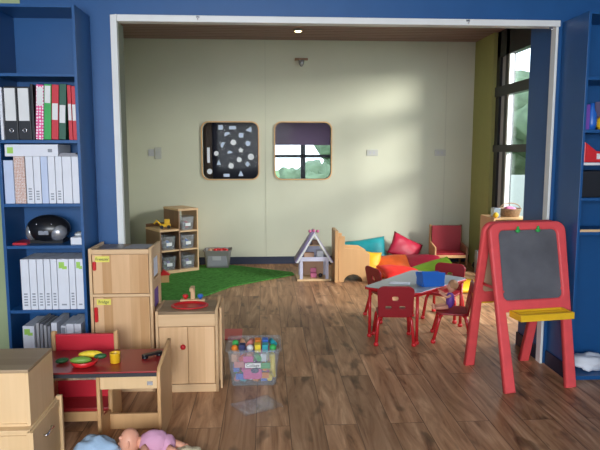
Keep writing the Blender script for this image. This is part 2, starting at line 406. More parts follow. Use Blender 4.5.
# near room, unseen side walls given dark blue to cut bounced light
struct('wall_left', MB().box(-2.8, -2.7, -2.3, 4.19, 0, 2.95), 'blue')
struct('wall_right', MB().box(3.1, 3.2, -2.3, 4.19, 0, 2.95), 'blue')
struct('ceiling', MB().box(-2.8, 3.2, -2.3, 4.04, 2.95, 3.02), 'ceil')
struct('wall_rear', MB().box(-2.8, 3.2, -2.4, -2.3, 0, .9).box(-2.8, 3.2, -2.4, -2.3, 2.7, 2.95).box(-2.8, -2.3, -2.4, -2.3, .9, 2.7).box(1.9, 3.2, -2.4, -2.3, .9, 2.7), 'green')

# outdoors
struct('ground', MB().box(X1+.1, 40, -6, 60, -.5, -.3).box(-30, X1+.1, 11, 60, -.5, -.3), 'lawn')

# ================================================================== LEFT BOOKCASE
def bookcase(name, label, x0, x1, y0, y1, shelves, base):
    t = thing(name, label, 'bookcase', ((x0+x1)/2, y1, 0))
    th = .018
    for a in (x0, x1-th): MB().box(a, a+th, y0, y1, 0, 2.36).build('side_panel', 'bluecase', t, True, bev=.002)
    MB().box(x0+th, x1-th, y0, y1, 2.342, 2.36).build('top_panel', 'bluecase', t, True)
    MB().box(x0+th, x1-th, y1-.008, y1, base, 2.342).build('back_panel', 'bluecase', t, True)
    for z in shelves: MB().box(x0+th, x1-th, y0+.003, y1-.008, z-.02, z).build('shelf', 'bluecase', t, True, bev=.002)
    MB().box(x0+th, x1-th, y0+.01, y0+.03, 0, base).build('plinth', 'bluecase', t, True)
    return t
BL = (-1.600, -1.112)
bookcase('bookcase', 'tall blue bookcase full of binders left of the wide opening', BL[0], BL[1], 3.72, 4.03, (1.965, 1.572, 1.188, .93, .525, .12), .1)
bookcase('bookcase', 'tall blue bookcase right of the opening behind the red easel', 1.992, 2.62, 3.70, 4.03, (1.965, 1.64, 1.435, 1.21, .99, .03), .02)

YF = 3.735
def binder(name, label, cat, x0, x1, z0, h, m, tilt=0., depth=.24, lab=None, ring=False, logo=False, txt=0, group=None, y0=YF, darklab=False):
    t = thing(name, label, cat, ((x0+x1)/2, y0, z0), 0, group); t.rotation_euler = (0, tilt, 0)
    w = (x1-x0)/2-.0008
    MB().box(-w, w, 0, depth, .0, h).build('cover', m, t, bev=.002)
    if lab: MB().box(-w*.82, w*.82, -.0015, 0, h*lab[0], h*lab[1]).build('spine_label', lab[2], t)
    if ring:
        MB().tube([(0+.011*math.cos(a*PI/8), -.002, h*.18+.011*math.sin(a*PI/8)) for a in range(17)], .0025, 6).build('finger_ring', 'chrome', t)
    if logo:
        MB().box(-w*.7, w*.3, -.0015, 0, h*.82, h*.94).box(-w*.1, w*.75, -.0018, 0, h*.80, h*.86).build('logo_mark', 'lime', t)
    if txt:
        b = MB()
        for k in range(txt):
            z = h*(.08+.055*k); b.box(-w*.45, w*.45, -.0012, 0, z, z+h*.028)
        b.build('spine_print', 'greyink', t)
    if darklab: MB().box(-w*.5, w*.5, -.0015, 0, h*.62, h*.80).build('dark_label', 'ink', t)
    return t
# second shelf from the top: coloured lever-arch files
Z = 1.572
binder('lever_arch_file', 'first black lever arch file with a tall white spine label, left one', 'binder', -1.555, -1.478, Z, .315, 'black', lab=(.36, .97, 'label'), ring=True, group='black lever arch files')
binder('lever_arch_file', 'second black lever arch file with white spine label, nearer the pink one', 'binder', -1.476, -1.400, Z, .315, 'black', lab=(.36, .97, 'label'), ring=True, group='black lever arch files')
binder('plastic_wallet', 'thin curved white wallet at the left end of the coloured files', 'wallet', -1.580, -1.562, Z, .31, 'paper')
binder('folder', 'narrow all-black folder squeezed beside the pink spotted file', 'folder', -1.398, -1.381, Z, .33, 'black')
tl = R_(3)
binder('ring_binder', 'pink ring binder with white polka dots and white label', 'binder', -1.378, -1.332, Z+.003, .325, 'pinkdots', tl, lab=(.62, .95, 'label'))
binder('ring_binder', 'bright green ring binder with a printed white label near its top', 'binder', -1.330, -1.288, Z+.003, .328, 'bgreen', tl, lab=(.66, .97, 'label'), txt=0)
binder('ring_binder', 'red ring binder standing between the bright green and dark green ones', 'binder', -1.286, -1.244, Z+.003, .325, 'bred', tl, lab=(.36, .66, 'label'))
binder('ring_binder', 'dark green ring binder between two red ones', 'binder', -1.242, -1.200, Z+.003, .33, 'bdgreen', tl, lab=(.30, .62, 'label'))
binder('ring_binder', 'red ring binder just right of the dark green one', 'binder', -1.181, -1.158, Z, .325, 'bred', 0, lab=(.36, .66, 'label'))
binder('ring_binder', 'last red ring binder against the right side of the bookcase', 'binder', -1.1565, -1.132, Z, .32, 'bred', 0, lab=(.36, .66, 'label'))
# third shelf: white files with a box lying on top
Z = 1.188
row = [(-1.578, -1.520, 'paperb', 'bundle of clear plastic sleeves at the left of the upper white files', 'plastic_sleeves', 0), (-1.518, -1.452, 'terra', 'white file with a speckled terracotta pattern spine', 'patterned_file', 0),
       (-1.448, -1.404, 'paper', 'slim white file beside the speckled one', 'ring_binder', 5), (-1.402, -1.360, 'paper', 'slim white file, second to the right of the speckled one', 'ring_binder', 4),
       (-1.358, -1.318, 'paperb', 'slim bluish white file with a blank spine', 'ring_binder', 0), (-1.316, -1.274, 'paper', 'slim white file right of the blank bluish one', 'ring_binder', 3),
       (-1.272, -1.232, 'paper', 'slim white file left of the wide white one', 'ring_binder', 4), (-1.230, -1.176, 'paper', 'wide white file near the right end of the upper white row', 'ring_binder', 0),
       (-1.174, -1.132, 'paper', 'white file at the right end of the upper white row', 'ring_binder', 0)]
for i, (a, b, m, lb, nm, tx) in enumerate(row):
    binder(nm, lb, 'binder', a, b, Z, .285 if i else .262, m, 0, txt=tx, group='white files under the lying box file')
t = thing('box_file', 'white box file with a green logo lying flat on top of the white files', 'box file', (-1.40, YF, Z+.2855))
MB().box(-.165, .150, 0, .24, 0, .072).build('cover', 'paper', t, bev=.003)
MB().box(-.150, -.115, -.0015, 0, .018, .055).build('logo_mark', 'lime', t); MB().box(.09, .115, -.0015, 0, .025, .045).build('print_mark', 'greyink', t)
tag(MB().box(-1.245, -1.135, YF, YF+.2, Z+.2858, Z+.298).box(-1.24, -1.15, YF+.01, YF+.19, Z+.2985, Z+.306, ).build('paper_stack', 'greyc'), 'dark grey loose papers lying beside the white box file', 'papers')
# fourth shelf: stereo
Z = .93
t = thing('portable_stereo', 'rounded black and silver portable stereo on the blue shelf', 'stereo', (-1.375, 3.865, Z))
b = MB(); b.ball((0, 0, .088), .135, .095, .088, 24); b.box(-.10, .10, -.05, .07, 0, .02); b.build('body', 'black', t)
for s in (-1, 1):
    MB().ball((.070 if s > 0 else -.098, -.040 if s > 0 else -.02, .070), .058 if s > 0 else .034, .050, .056, 18).build('speaker', 'silver', t)
for k in range(6): MB().ball((-.045+k*.018, -.078, .125), .005, .004, .005, 8).build('button', 'chrome', t)
MB().box(-.03, .03, -.094, -.088, .06, .085).build('display', 'silver', t)
tag(MB().box(-1.205, -1.135, 3.75, 3.90, Z, Z+.045).build('small_box', 'paper', bev=.002), 'small white cardboard box beside the stereo', 'box')
tag(MB().ball((-1.17, 3.83, Z+.0455+.013), .032, .05, .013, 14, lump=.5).build('tissue', 'label'), 'crumpled white tissue on top of the small white box', 'tissue')
tag(MB().box(-1.56, -1.475, 3.76, 3.92, Z, Z+.012).build('red_booklet', 'bred'), 'dark red booklet lying left of the stereo', 'booklet')
# fifth shelf
Z = .525
row = [(-1.512, -1.462, 0, 'first slim white file from the left on the lower binder shelf'), (-1.460, -1.416, 0, 'second slim white file on the lower binder shelf'),
       (-1.414, -1.374, 0, 'third slim white file on the lower binder shelf'), (-1.372, -1.332, 0, 'fourth slim white file on the lower binder shelf'),
       (-1.330, -1.292, 0, 'fifth slim white file, left of the wide one with a green logo'), (-1.290, -1.222, 1, 'wide white lever arch file with green logo between slim files'),
       (-1.220, -1.182, 0, 'slim white file between the two wide green-logo files'), (-1.180, -1.132, 1, 'wide white lever arch file with green logo at the right end')]
for a, b, lg, lb in row:
    binder('lever_arch_file' if lg else 'ring_binder', lb, 'binder', a, b, Z, .318, 'paper', 0, logo=bool(lg), txt=1 if lg else 5, group='white files on the lower binder shelf')
# sixth shelf
Z = .12
binder('lever_arch_file', 'white file with green logo on the lowest visible shelf', 'binder', -1.520, -1.450, Z, .30, 'paper', logo=True)
for k in range(4):
    tag(MB().box(-1.444+k*.023, -1.427+k*.023, YF+.02, YF+.24, Z, Z+.315-k*.008).build('plastic_wallet', 'greyc' if k % 2 else 'greyp', bev=.002), ['dark grey plastic wallet next to the green logo file', 'second grey wallet on the lowest visible shelf', 'third grey wallet on the lowest visible shelf', 'grey wallet nearest the black-marked white file'][3-k] if k else 'pale grey plastic wallet touching the lowest green logo file', 'wallet', 'grey wallets on the lowest visible shelf')
t = binder('ring_binder', 'white file with a bold black mark on the lowest visible shelf', 'binder', -1.345, -1.308, Z, .32, 'paper')
text('L', .03, 'ink', t, Matrix.Translation((0, -.002, .24)) @ XZ)
binder('magazine', 'black and white printed magazine beside the dark-labelled file', 'magazine', -1.300, -1.268, Z, .30, 'paper', R_(3), lab=(.5, .96, 'greyink'), txt=5)
binder('ring_binder', 'white file with a dark square label on the lowest visible shelf', 'binder', -1.252, -1.205, Z, .31, 'paper', darklab=True, txt=4)
binder('ring_binder', 'white file at the right end of the lowest visible shelf', 'binder', -1.203, -1.160, Z, .31, 'paper', txt=5)

# right bookcase contents
tag(MB().box(2.0125, 2.062, 3.75, 3.95, 1.64, 1.80).build('purple_box', 'purple', bev=.004), 'purple storage box at the left of the upper right shelf', 'box')
tag(MB().lathe([(.025, 0), (.032, .04), (.03, .1), (.014, .14), (.016, .17)], (2.10, 3.80, 1.64)).build('blue_vase', 'bluebox'), 'blue bottle beside the purple box on the right bookcase', 'bottle')
tag(MB().ball((2.165, 3.80, 1.64+.045), .03, .03, .045, lump=.3).build('yellow_toy', 'yellow'), 'small yellow toy on the right bookcase', 'toy')
tag(MB().box(2.20, 2.30, 3.76, 3.95, 1.64, 1.83).build('lilac_box', 'lilac', bev=.004), 'lilac box at the picture edge on the right bookcase', 'box')
t = thing('storage_bin', 'red plastic storage bin with white label on the right bookcase', 'bin', (2.122, 3.82, 1.435))
MB().prism([(-.10, 0), (.10, 0), (.10, .07), (-.02, .07), (-.10, .13)], .20, Matrix.Translation((0, 0, 0)) @ Matrix.Rotation(0, 4, 'Z') @ XZ).build('tub', 'red', t, bev=.003)
MB().box(-.02, .07, -.1025, -.1005, .02, .055).build('label_card', 'label', t)
tag(MB().box(2.011, 2.6, 3.698, 3.7025, 1.417, 1.433).build('shelf_edge_label', 'label'), 'pale label strip along the shelf edge under the red bin', 'label strip')
tag(MB().box(2.0125, 2.25, 3.74, 3.98, 1.21, 1.38).build('black_box', 'black', bev=.004), 'black box on the right bookcase below the red bin', 'box')
tag(MB().box(2.012, 2.55, 3.702, 3.722, .9905, 1.006).build('ruler', 'beechy'), 'long wooden ruler lying on the front edge of the right shelf', 'ruler')
tag(MB().ball((2.19, 3.84, .03+.05), .115, .09, .05, 20, lump=.45, seed=3).build('cloth', 'paper'), 'crumpled white cloth at the bottom of the right bookcase', 'cloth')

# ================================================================== PLAY FRIDGE
fx0, fx1, fy0, fy1, fh = -1.082, -.700, 3.68, 3.985, .908
t = thing('play_fridge', 'tall wooden play fridge with two doors and red handles', 'toy fridge', ((fx0+fx1)/2, fy1, 0))
MB().box(fx0, fx0+.018, fy0, fy1, 0, fh+.006).build('side_panel', 'beechy', t, True, bev=.003)
MB().prism([(fy0, 0), (fy1, 0), (fy1, fh+.006), (fy0, fh+.006)], .018, Matrix.Translation((fx1-.009, 0, 0)) @ YZ,
           holes=[rrect(fy0+.06, fy1-.04, a, b, .01) for a, b in ((.70, .84), (.50, .64), (.28, .42), (.08, .2))]).build('side_panel', 'beechy', t, True)
MB().box(fx0+.018, fx1-.018, fy0+.002, fy1, fh-.03, fh-.012).build('top_panel', 'topw', t, True)
MB().box(fx0+.018, fx1-.018, fy0, fy0+.02, fh-.028, fh).build('top_rail', 'beechy', t, True, bev=.002)
MB().box(fx0+.018, fx1-.018, fy1-.01, fy1, 0, fh-.03).build('back_panel', 'pale', t, True)
MB().box(fx0+.018, fx1-.018, fy0, fy0+.02, 0, .06).build('toe_rail', 'beechy', t, True, bev=.002)
MB().box(fx0+.018, fx1-.018, fy0, fy0+.02, .612, .630).build('middle_rail', 'beechy', t, True, bev=.002)
MB().box(fx1-.03, fx1-.0185, fy0+.03, fy1-.02, .06, .86).build('inner_panel', 'pale', t, True)
for z0, z1, w_, hz in ((.633, .877, 'Freezer', (.79, .845)), (.064, .609, 'Fridge', (.455, .55))):
    d = MB().box(fx0+.022, fx1-.022, fy0+.003, fy0+.019, z0, z1).build('door', 'beech', t, True, bev=.002)
    MB().prism(rrect(fx0+.026, fx0+.046, hz[0]-.01 if z0 > .5 else hz[0], hz[1]-.01 if z0 > .5 else hz[1], .008), .014, Matrix.Translation((0, fy0-.004, 0)) @ XZ, bevel=.003).build('handle', 'red', d, True)
    lz = z1-.028
    l = MB().box(fx0+.040, fx0+.126, fy0+.0005, fy0+.003, lz-.018, lz+.018).build('name_label', 'ylab', d, True); l['label'] = 'yellow label reading '+w_
    tx = text(w_, .026, 'ink', l, Matrix.Translation((fx0+.083-t.location.x, fy0-.001-t.location.y, lz)) @ XZ)
for a, b, m_ in ((.71, .83, 'paper'), (.51, .63, 'purple'), (.30, .41, 'dark')):
    o = MB().box(fx1-.0183, fx1-.012, fy0+.065, fy1-.045, a, b).box(fx1-.0125, fx1-.0115, fy0+.09, fy1-.09, a+.03, b-.03).build('picture_card', m_, t, True); o['label'] = {'paper': 'white card', 'purple': 'purple picture card', 'dark': 'dark picture card'}[m_]
# clear film and sheets on its top
def sheet(name, label, cat, cx, cy_, a, b, rz, z, m, amp=.006, seed=0, group=None):
    bm = bmesh.new(); n = 12; v = {}
    for i in range(n+1):
        for j in range(n+1):
            p = Vector((a*(i/n-.5)*2, b*(j/n-.5)*2, 0)); h = amp*(1+1*noise.noise(Vector((i*.45, j*.45, seed))))
            p.rotate(Matrix.Rotation(rz, 3, 'Z')); v[i, j] = bm.verts.new((cx+p.x, cy_+p.y, z+h))
    for i in range(n):
        for j in range(n): bm.faces.new((v[i, j], v[i+1, j], v[i+1, j+1], v[i, j+1])).smooth = True
    q = MB(); q.bm.free(); q.bm = bm; o = q.build(name, m); md = o.modifiers.new('s', 'SOLIDIFY'); md.thickness = .0008
    return tag(o, label, cat, group)
sheet('plastic_film', 'crumpled clear film on the left of the fridge top', 'plastic', -.975, 3.83, .075, .10, .3, fh-.011, 'film', .010, 1)
sheet('paper_sheet', 'pale sheet lying on the right half of the play fridge top', 'paper', -.81, 3.86, .075, .085, -.15, fh-.011, 'greyp', .003, 2)

# ================================================================== PLAY SINK
sx0, sx1, sy0, sy1, sh = -.685, -.30, 3.655, 3.95, .52
t = thing('play_sink', 'low wooden play sink unit with red bowl and cupboard doors', 'toy sink', ((sx0+sx1)/2, sy1, 0))
MB().prism([(sx0+.018, sy0), (sx1-.018, sy0), (sx1-.018, sy1), (sx0+.018, sy1)], .018, Matrix.Translation((0, 0, sh-.009)),
           holes=[ell((sx0+sx1)/2+.005, 3.79, .108, .088, 32)]).build('worktop', 'topw', t, True)
MB().box(sx0, sx0+.018, sy0, sy1, 0, sh+.003).build('side_panel', 'beechy', t, True, bev=.003)
MB().prism([(sy0-.0, 0), (sy1, 0), (sy1, sh+.035), (sy1-.05, sh+.035), (sy1-.09, sh+.004), (sy0, sh+.004)], .018, Matrix.Translation((sx1-.009, 0, 0)) @ YZ).build('side_panel', 'beechy', t, True)
MB().box(sx1+.006, sx1+.020, sy0+.05, sy1, 0, sh+.010).build('end_panel', 'beechy', t, True, bev=.003)
MB().box(sx1, sx1+.006, sy0+.06, sy1-.02, .05, .46).build('end_panel', 'pale', t, True)
MB().box(sx0+.018, sx1-.018, sy0, sy0+.018, .425, .502).build('apron', 'beechx', t, True, bev=.002)
MB().box(sx0+.018, sx1-.018, sy0, sy0+.018, 0, .05).build('toe_rail', 'beechy', t, True, bev=.002)
MB().box(sx0+.018, sx1-.018, sy1-.01, sy1, 0, .5).build('back_panel', 'pale', t, True)
xm = (sx0+sx1)/2+.005
for a, b, k in ((sx0+.021, xm-.001, 1), (xm+.001, sx1-.021, 0)):
    d = MB().box(a, b, sy0+.003, sy0+.018, .054, .421).build('door', 'beech', t, True, bev=.002)
    if k: MB().ball((xm-.030, sy0-.008, .295), .017, .015, .017).build('knob', 'red', d, True)
MB().lathe([(.104, 0), (.119, .004), (.119, .010), (.104, .010), (.090, -.03), (.06, -.055), (0.001, -.058), (.001, -.062), (.065, -.06), (.096, -.03)], (xm, 3.79, sh), 32, 1, .82).build('bowl', 'red', t, True)
MB().box(xm-.075, xm+.085, 3.885, 3.925, sh, sh+.018).build('tap_base', 'beechy', t, True, bev=.003)
MB().box(xm-.008, xm+.020, 3.895, 3.918, sh+.018, sh+.105).box(xm-.008, xm+.020, 3.84, 3.8949, sh+.080, sh+.105).build('spout', 'beechy', t, True, bev=.004)
for dx, m_ in ((-.042, 'red'), (.055, 'bluebox')):
    MB().lathe([(.009, 0), (.009, .01), (.018, .012), (.019, .026), (.014, .032)], (xm+dx, 3.905, sh+.018), 14).build('tap_knob', m_, t, True)['label'] = ('red' if m_ == 'red' else 'blue')+' tap knob'

# ================================================================== CLEAR TUB OF CRAFT BITS
def tub(name, label, cx, cy_, w_, d_, h, rz=0, taper=.86, m='clear', wall=.004, z=0, lip=.012, group=None):
    t = thing(name, label, 'tub', (cx, cy_, z), rz, group)
    def ring(s, z_, off=0): return [(x*s, y*s) for x, y in rrect(-w_/2+off, w_/2-off, -d_/2+off, d_/2-off, .03, 4)], z_
    rings = [ring(taper, .0), ring(1, h), ring(1, h, -lip), ring(1, h-.004, -lip), ring(1, h-.004, -.001)]
    rin = [ring(1, h, wall), ring(taper, wall, wall)]
    bm = bmesh.new(); R = []
    seq = [ring(taper, 0), ring(1, h-.012), ring(1, h-.012, -lip), ring(1, h, -lip), ring(1, h, wall), ring(taper, wall, wall)]
    for pts, zz in seq: R.append([bm.verts.new((x, y, zz)) for x, y in pts])
    n = len(R[0])
    for A, B in zip(R, R[1:]):
        for k in range(n): bm.faces.new((A[k], A[(k+1) % n], B[(k+1) % n], B[k]))
    bm.faces.new(R[0][::-1]); bm.faces.new(R[-1])
    q = MB(); q.bm.free(); q.bm = bm; q.build('tub_wall', m, t)
    return t
tb = tub('craft_tub', 'large clear plastic tub labelled Collage full of bright craft scraps', -.082, 3.865, .335, .30, .245, rz=.0)
l = MB().box(-.055, .045, -.1430, -.1405, .125, .155).build('name_label', 'label', tb)
text('Collage', .028, 'ink', l, Matrix.Translation((-.005, -.1435, .14)) @ XZ)
# contents in three layers
cols = {'orange': (.85, .25, .02), 'green': (.05, .45, .10), 'yellow': (.9, .65, .03), 'white': (.8, .8, .8), 'navy': (.02, .03, .12), 'pink': (.8, .10, .35), 'teal': (.02, .35, .40), 'red': (.65, .03, .03), 'blue': (.04, .15, .6), 'purple': (.25, .08, .4), 'peach': (.8, .42, .25), 'salmon': (.75, .25, .22)}
for k, c in cols.items(): M['c_'+k] = mat('craft_'+k, c, .5)
plan = [  # layer heights, then (colour, shape)
    (.008, ['salmon tube', 'teal block', 'white ball', 'orange block', 'blue block', 'yellow tube', 'green ball', 'purple block', 'peach tube', 'red block', 'navy ball', 'pink block']),
    (.075, ['blue block', 'pink block', 'pink ball', 'navy block', 'orange tube', 'yellow block', 'white tube', 'red ball', 'green block', 'purple tube', 'teal ball', 'peach block']),
    (.142, ['peach block', 'red tube', 'salmon block', 'green tube', 'white block', 'yellow tube', 'orange ball', 'purple block', 'blue ball', 'navy tube', 'pink block', 'teal tube']),
    (.205, ['orange ball', 'navy block', 'white ball', 'yellow block', 'teal block', 'green ball', 'green ball', 'peach tube', 'salmon tube', 'orange block', 'blue block', 'teal tube'])]
lay = ['on the bottom', 'in the lower middle', 'in the upper middle', 'on top']
for li, (z0, items) in enumerate(plan):
    wx, wy = .052*(.88+.05*li), .072*(.86+.05*li)
    for k, it in enumerate(items):
        c, shp = it.split(); ix, iy = k % 6, k//6
        hh = .030 if li < 3 else .026
        x = -.082+(ix-2.5)*wx*.93; y_ = 3.865+(iy-.5)*wy*1.45; r = .0225
        b = MB(); rot = Matrix.Rotation(random.uniform(-.5, .5), 4, 'Z')
        if shp == 'ball': b.ball((x, y_, z0+r), r, r, r, 14)
        elif shp == 'tube': b.tube([Vector((x, y_, z0+.02))+rot @ Vector((0, -.035, 0)), Vector((x, y_, z0+.028))+rot @ Vector((0, .035, 0))], .018, 12)
        else: b.box(-.019, .019, -.03, .03, 0, .05, Matrix.Translation((x, y_, z0)) @ rot)
        o = b.build('craft_'+shp, 'c_'+c, bev=.003 if shp == 'block' else 0)
        side = ['far left', 'left', 'middle left', 'middle right', 'right', 'far right'][ix]+(' front' if iy == 0 else ' back')
        tag(o, '%s craft %s %s of the Collage tub, %s' % (c, shp, lay[li], side), 'craft scrap', 'craft scraps in the Collage tub')
tag(MB().tube([(.052, 3.757, .05), (.040, 3.757, .12), (.043, 3.757, .20)], [.010, .016, .014], 12).build('yellow_tube', 'c_yellow'), 'long yellow tube upright at the right front of the Collage tub', 'craft tube')
tag(MB().prism(rrect(-.150, -.030, .040, .105, .015), .012, Matrix.Translation((0, 3.752, 0)) @ XZ, bevel=.003).build('printed_bag', 'c_pink', bev=0), 'pink printed bag pressed against the front wall of the Collage tub', 'bag')
tag(MB().prism(ell(-.075, .100, .026, .016), .008, Matrix.Translation((0, 3.7385, 0)) @ XZ).build('dark_sticker', 'c_navy'), 'dark oval craft piece below the Collage label', 'craft scrap')
for k, (a, z_, c) in enumerate(((-.18, .13, 'salmon'), (-.12, .165, 'pink'), (-.17, .05, 'blue'), (-.01, .12, 'green'), (-.02, .055, 'orange'))):
    tag(MB().box(a-.03, a+.035, 3.768, 3.782, z_-.02, z_+.018).build('craft_card', 'c_'+c, bev=.002), '%s folded card near the front wall of the Collage tub' % c, 'craft scrap', 'craft scraps in the Collage tub')
# red mat and film on the floor
tag(MB().prism(rrect(-.52, -.20, 4.70, 4.97, .03), .012, Matrix.Translation((0, 0, .006))).build('floor_mat', 'red'), 'red mat on the floor behind the Collage tub', 'mat')
sheet('plastic_film', 'scrap of clear film on the floor in front of the tub', 'plastic', -.06, 3.42, .13, .10, .5, 0.0005, 'film', .006, 5)

# ================================================================== RED DESK AND CHAIR
dx0, dx1, dy0, dy1, dz = -1.36, -.545, 3.0, 3.36, .385
t = thing('toddler_desk', 'low wooden desk with a dark red top and an open shelf bay', 'desk', ((dx0+dx1)/2, (dy0+dy1)/2, 0))
MB().box(dx0+.02, dx1-.018, dy0, dy1, dz-.008, dz).build('tabletop', 'redtop', t, True, bev=.002)
MB().box(dx0+.02, dx1-.018, dy0, dy1, dz-.028, dz-.0085).build('tabletop_core', 'dark', t, True)
MB().prism([(dy0, 0), (dy1, 0), (dy1, dz+.060), (dy1-.03, dz+.055), (dy0+.02, dz+.01), (dy0, dz-.012)], .018, Matrix.Translation((dx1-.009, 0, 0)) @ YZ).build('side_panel', 'oak', t, True)
MB().box(dx0, dx0+.018, dy0, dy1, 0, dz+.01).build('side_panel', 'oak', t, True, bev=.003)
MB().prism([(dy0, 0), (dy1-.165, 0), (dy1-.165, .10), (dy0+.05, .13), (dy0+.035, .30), (dy0+.06, dz-.029), (dy0, dz-.029)], .018, Matrix.Translation((-.861, 0, 0)) @ YZ).build('middle_panel', 'oak', t, True)
MB().box(-.8515, dx1-.018, dy0+.006, dy0+.022, dz-.095, dz-.029).build('apron', 'pale', t, True, bev=.002)
MB().box(-.613, -.585, dy0+.001, dy0+.006, dz-.075, dz-.055).build('catch_plate', 'silver', t, True)
MB().box(-.8515, dx1-.018, 3.165, 3.183, 0, .085).build('lower_rail', 'oak', t, True, bev=.002)
MB().box(dx0+.02, -.871, dy0+.002, dy0+.012, dz-.040, dz-.0285).build('metal_edge', 'chrome', t, True)
# cube chair behind it
cx0, cx1 = -1.215, -.845
t = thing('cube_chair', 'wooden cube chair with tall bright red back tucked under the desk', 'chair', ((cx0+cx1)/2, 3.4, 0))
for a in (cx0, cx1-.022):
    MB().prism([(3.205, 0), (3.405, 0), (3.405, .485), (3.385, .492), (3.368, .485), (3.366, .22), (3.205, .20)], .022, Matrix.Translation((a+.011, 0, 0)) @ YZ).build('side_panel', 'oak', t, True)
MB().box(cx0+.022, cx1-.022, 3.372, 3.398, .10, .472).build('backrest', 'redvinyl', t, True, bev=.004)
MB().box(cx0+.022, cx1-.022, 3.21, 3.3715, .085, .105).build('seat', 'redtop', t, True, bev=.003)  # darker red than the back, the seat's shade put into its colour
MB().box(cx0+.022, cx1-.022, 3.205, 3.225, .03, .0845).build('front_rail', 'oak', t, True, bev=.003)
# play food and phone on the desk
zt = dz
t = thing('bowl', 'red bowl holding toy vegetables on the red desk', 'bowl', (-.955, 3.10, zt))
MB().lathe([(.035, 0), (.06, .01), (.073, .036), (.069, .036), (.055, .013), (.03, .006), (.001, .005)], (0, 0, 0), 28).build('shell', 'red', t)
Mr = Matrix.Rotation(R_(8), 4, 'Z')
tag(MB().ball((-.968, 3.085, zt+.036), .055, .022, .020, 20, Mr).build('toy_cucumber', 'leafg'), 'green toy cucumber lying in the red bowl', 'toy vegetable')
t = thing('toy_corn', 'yellow toy corn cob resting across the back of the red bowl', 'toy vegetable', (-.935, 3.145, zt+.048), R_(6))
MB().ball((0, 0, 0), .062, .019, .019, 20).build('cob', 'corn', t); MB().ball((.052, -.012, -.010), .034, .018, .015, 14).build('husk', 'dgreen', t)
tag(MB().ball((-1.085, 3.15, zt+.014), .035, .022, .014, 16, Matrix.Rotation(.6, 4, 'Z')).build('toy_leaf', 'dgreen'), 'small dark green toy vegetable at the left end of the desk', 'toy vegetable')
tag(MB().lathe([(.022, 0), (.026, .003), (.027, .052), (.029, .056), (.026, .056), (.024, .052), (.022, .005), (.001, .004)], (-.805, 3.14, zt), 24).build('cup', 'yellow'), 'yellow plastic cup standing on the red desk', 'cup')
t = thing('toy_phone', 'black toy telephone handset at the right end of the desk', 'toy phone', (-.625, 3.22, zt), R_(35))
MB().prism(rrect(-.058, .058, -.016, .016, .012), .012, Matrix.Translation((0, 0, .018)), bevel=.003).build('handset', 'black', t)
for s in (-1, 1): MB().lathe([(.014, 0), (.017, .002), (.017, .012)], (s*.042, 0, 0), 14).build('ear_piece', 'black', t)

# ================================================================== WOODEN CABINETS LEFT FRONT
t = thing('wooden_crate', 'plain pale wooden box unit stacked on the lower cabinet, front left', 'box unit', (-1.25, 2.745, .292))
x0, x1, y0, y1, z0, z1 = -1.52, -1.045, 2.60, 2.90, .292, .552
MB().box(x0, x1, y0, y1, z1-.016, z1).build('top_panel', 'topw', t, True, bev=.003)
MB().box(x1-.018, x1, y0, y1, z0, z1-.0165).build('side_panel', 'pale', t, True, bev=.002)
MB().box(x0, x0+.018, y0, y1, z0, z1-.0165).build('side_panel', 'pale', t, True, bev=.002)
MB().box(x0+.018, x1-.018, y0+.006, y0+.016, z0+.012, z1-.0165).build('front_panel', 'pale', t, True)
MB().box(x0+.018, x1-.018, y0, y1, z0, z0+.012).build('base_panel', 'pale', t, True)
MB().box(x0+.018, x1-.018, y1-.01, y1, z0+.012, z1-.0165).build('back_panel', 'pale', t, True)
t = thing('wooden_cabinet', 'lower pale wooden cabinet with a metal handle on its side, front left', 'cabinet', (-1.25, 2.75, 0))
x0, x1, y0, y1, z1 = -1.54, -1.015, 2.56, 2.93, .28
MB().box(x0, x1-.02, y0, y1, z1-.012, z1+.0115).build('top_panel', 'pale', t, True, bev=.003)
MB().box(x1-.03, x1-.01, y0, y1-.02, z1-.03, z1+.004).build('top_rail', 'pale', t, True, bev=.002)
MB().box(x1-.028, x1, y1-.02, y1, 0, z1+.022).build('corner_post', 'pale', t, True, bev=.002)
MB().box(x1-.028, x1, y0-.02, y0, 0, z1+.008).build('corner_post', 'pale', t, True, bev=.002)
d = MB().box(x1-.026, x1-.014, y0+.002, y1-.022, .03, z1-.032).build('door', 'pale', t, True)
d['label'] = 'cream side door'
MB().tube([(x1-.014, 2.70, .20), (x1-.002, 2.70, .20), (x1-.002, 2.79, .20), (x1-.014, 2.79, .20)], .006, 8).build('handle', 'chrome', d, True)
MB().box(x0, x1-.03, y0, y0+.016, 0, z1-.0125).build('front_panel', 'pale', t, True)
MB().box(x0, x0+.018, y0+.016, y1, 0, z1-.0125).build('side_panel', 'pale', t, True)
MB().box(x0+.018, x1-.03, y1-.012, y1, 0, z1-.0125).build('back_panel', 'pale', t, True)

# ================================================================== DOLLS FRONT
t = thing('baby_doll', 'bald baby doll in pink lying by the desk, front left', 'doll', (-.585, 2.845, 0), R_(-6)); t.scale = (1.08, 1.08, 1.3)
b = MB(); b.ball((-.085, 0, .062), .046, .050, .052, 24); b.ball((-.128, -.01, .055), .010, .008, .010, 10); b.ball((-.075, -.046, .07), .006, .012, .014, 10)
b.ball((-.115, -.030, .088), .010, .008, .008, 10); b.tube([(-.045, 0, .06), (-.02, 0, .06)], .022, 12); b.build('head', 'skin', t)
b = MB(); b.ball((.03, 0, .062), .070, .050, .048, 24, lump=.12); b.ball((.085, .01, .05), .038, .045, .040, 20, lump=.1); b.build('romper', 'pinkcloth', t)
b = MB(); b.tube([(-.005, -.045, .06), (.02, -.075, .04), (.06, -.085, .022)], [.018, .016, .013], 10); b.ball((.07, -.087, .018), .013, .010, .012, 10); b.build('arm', 'skin', t)
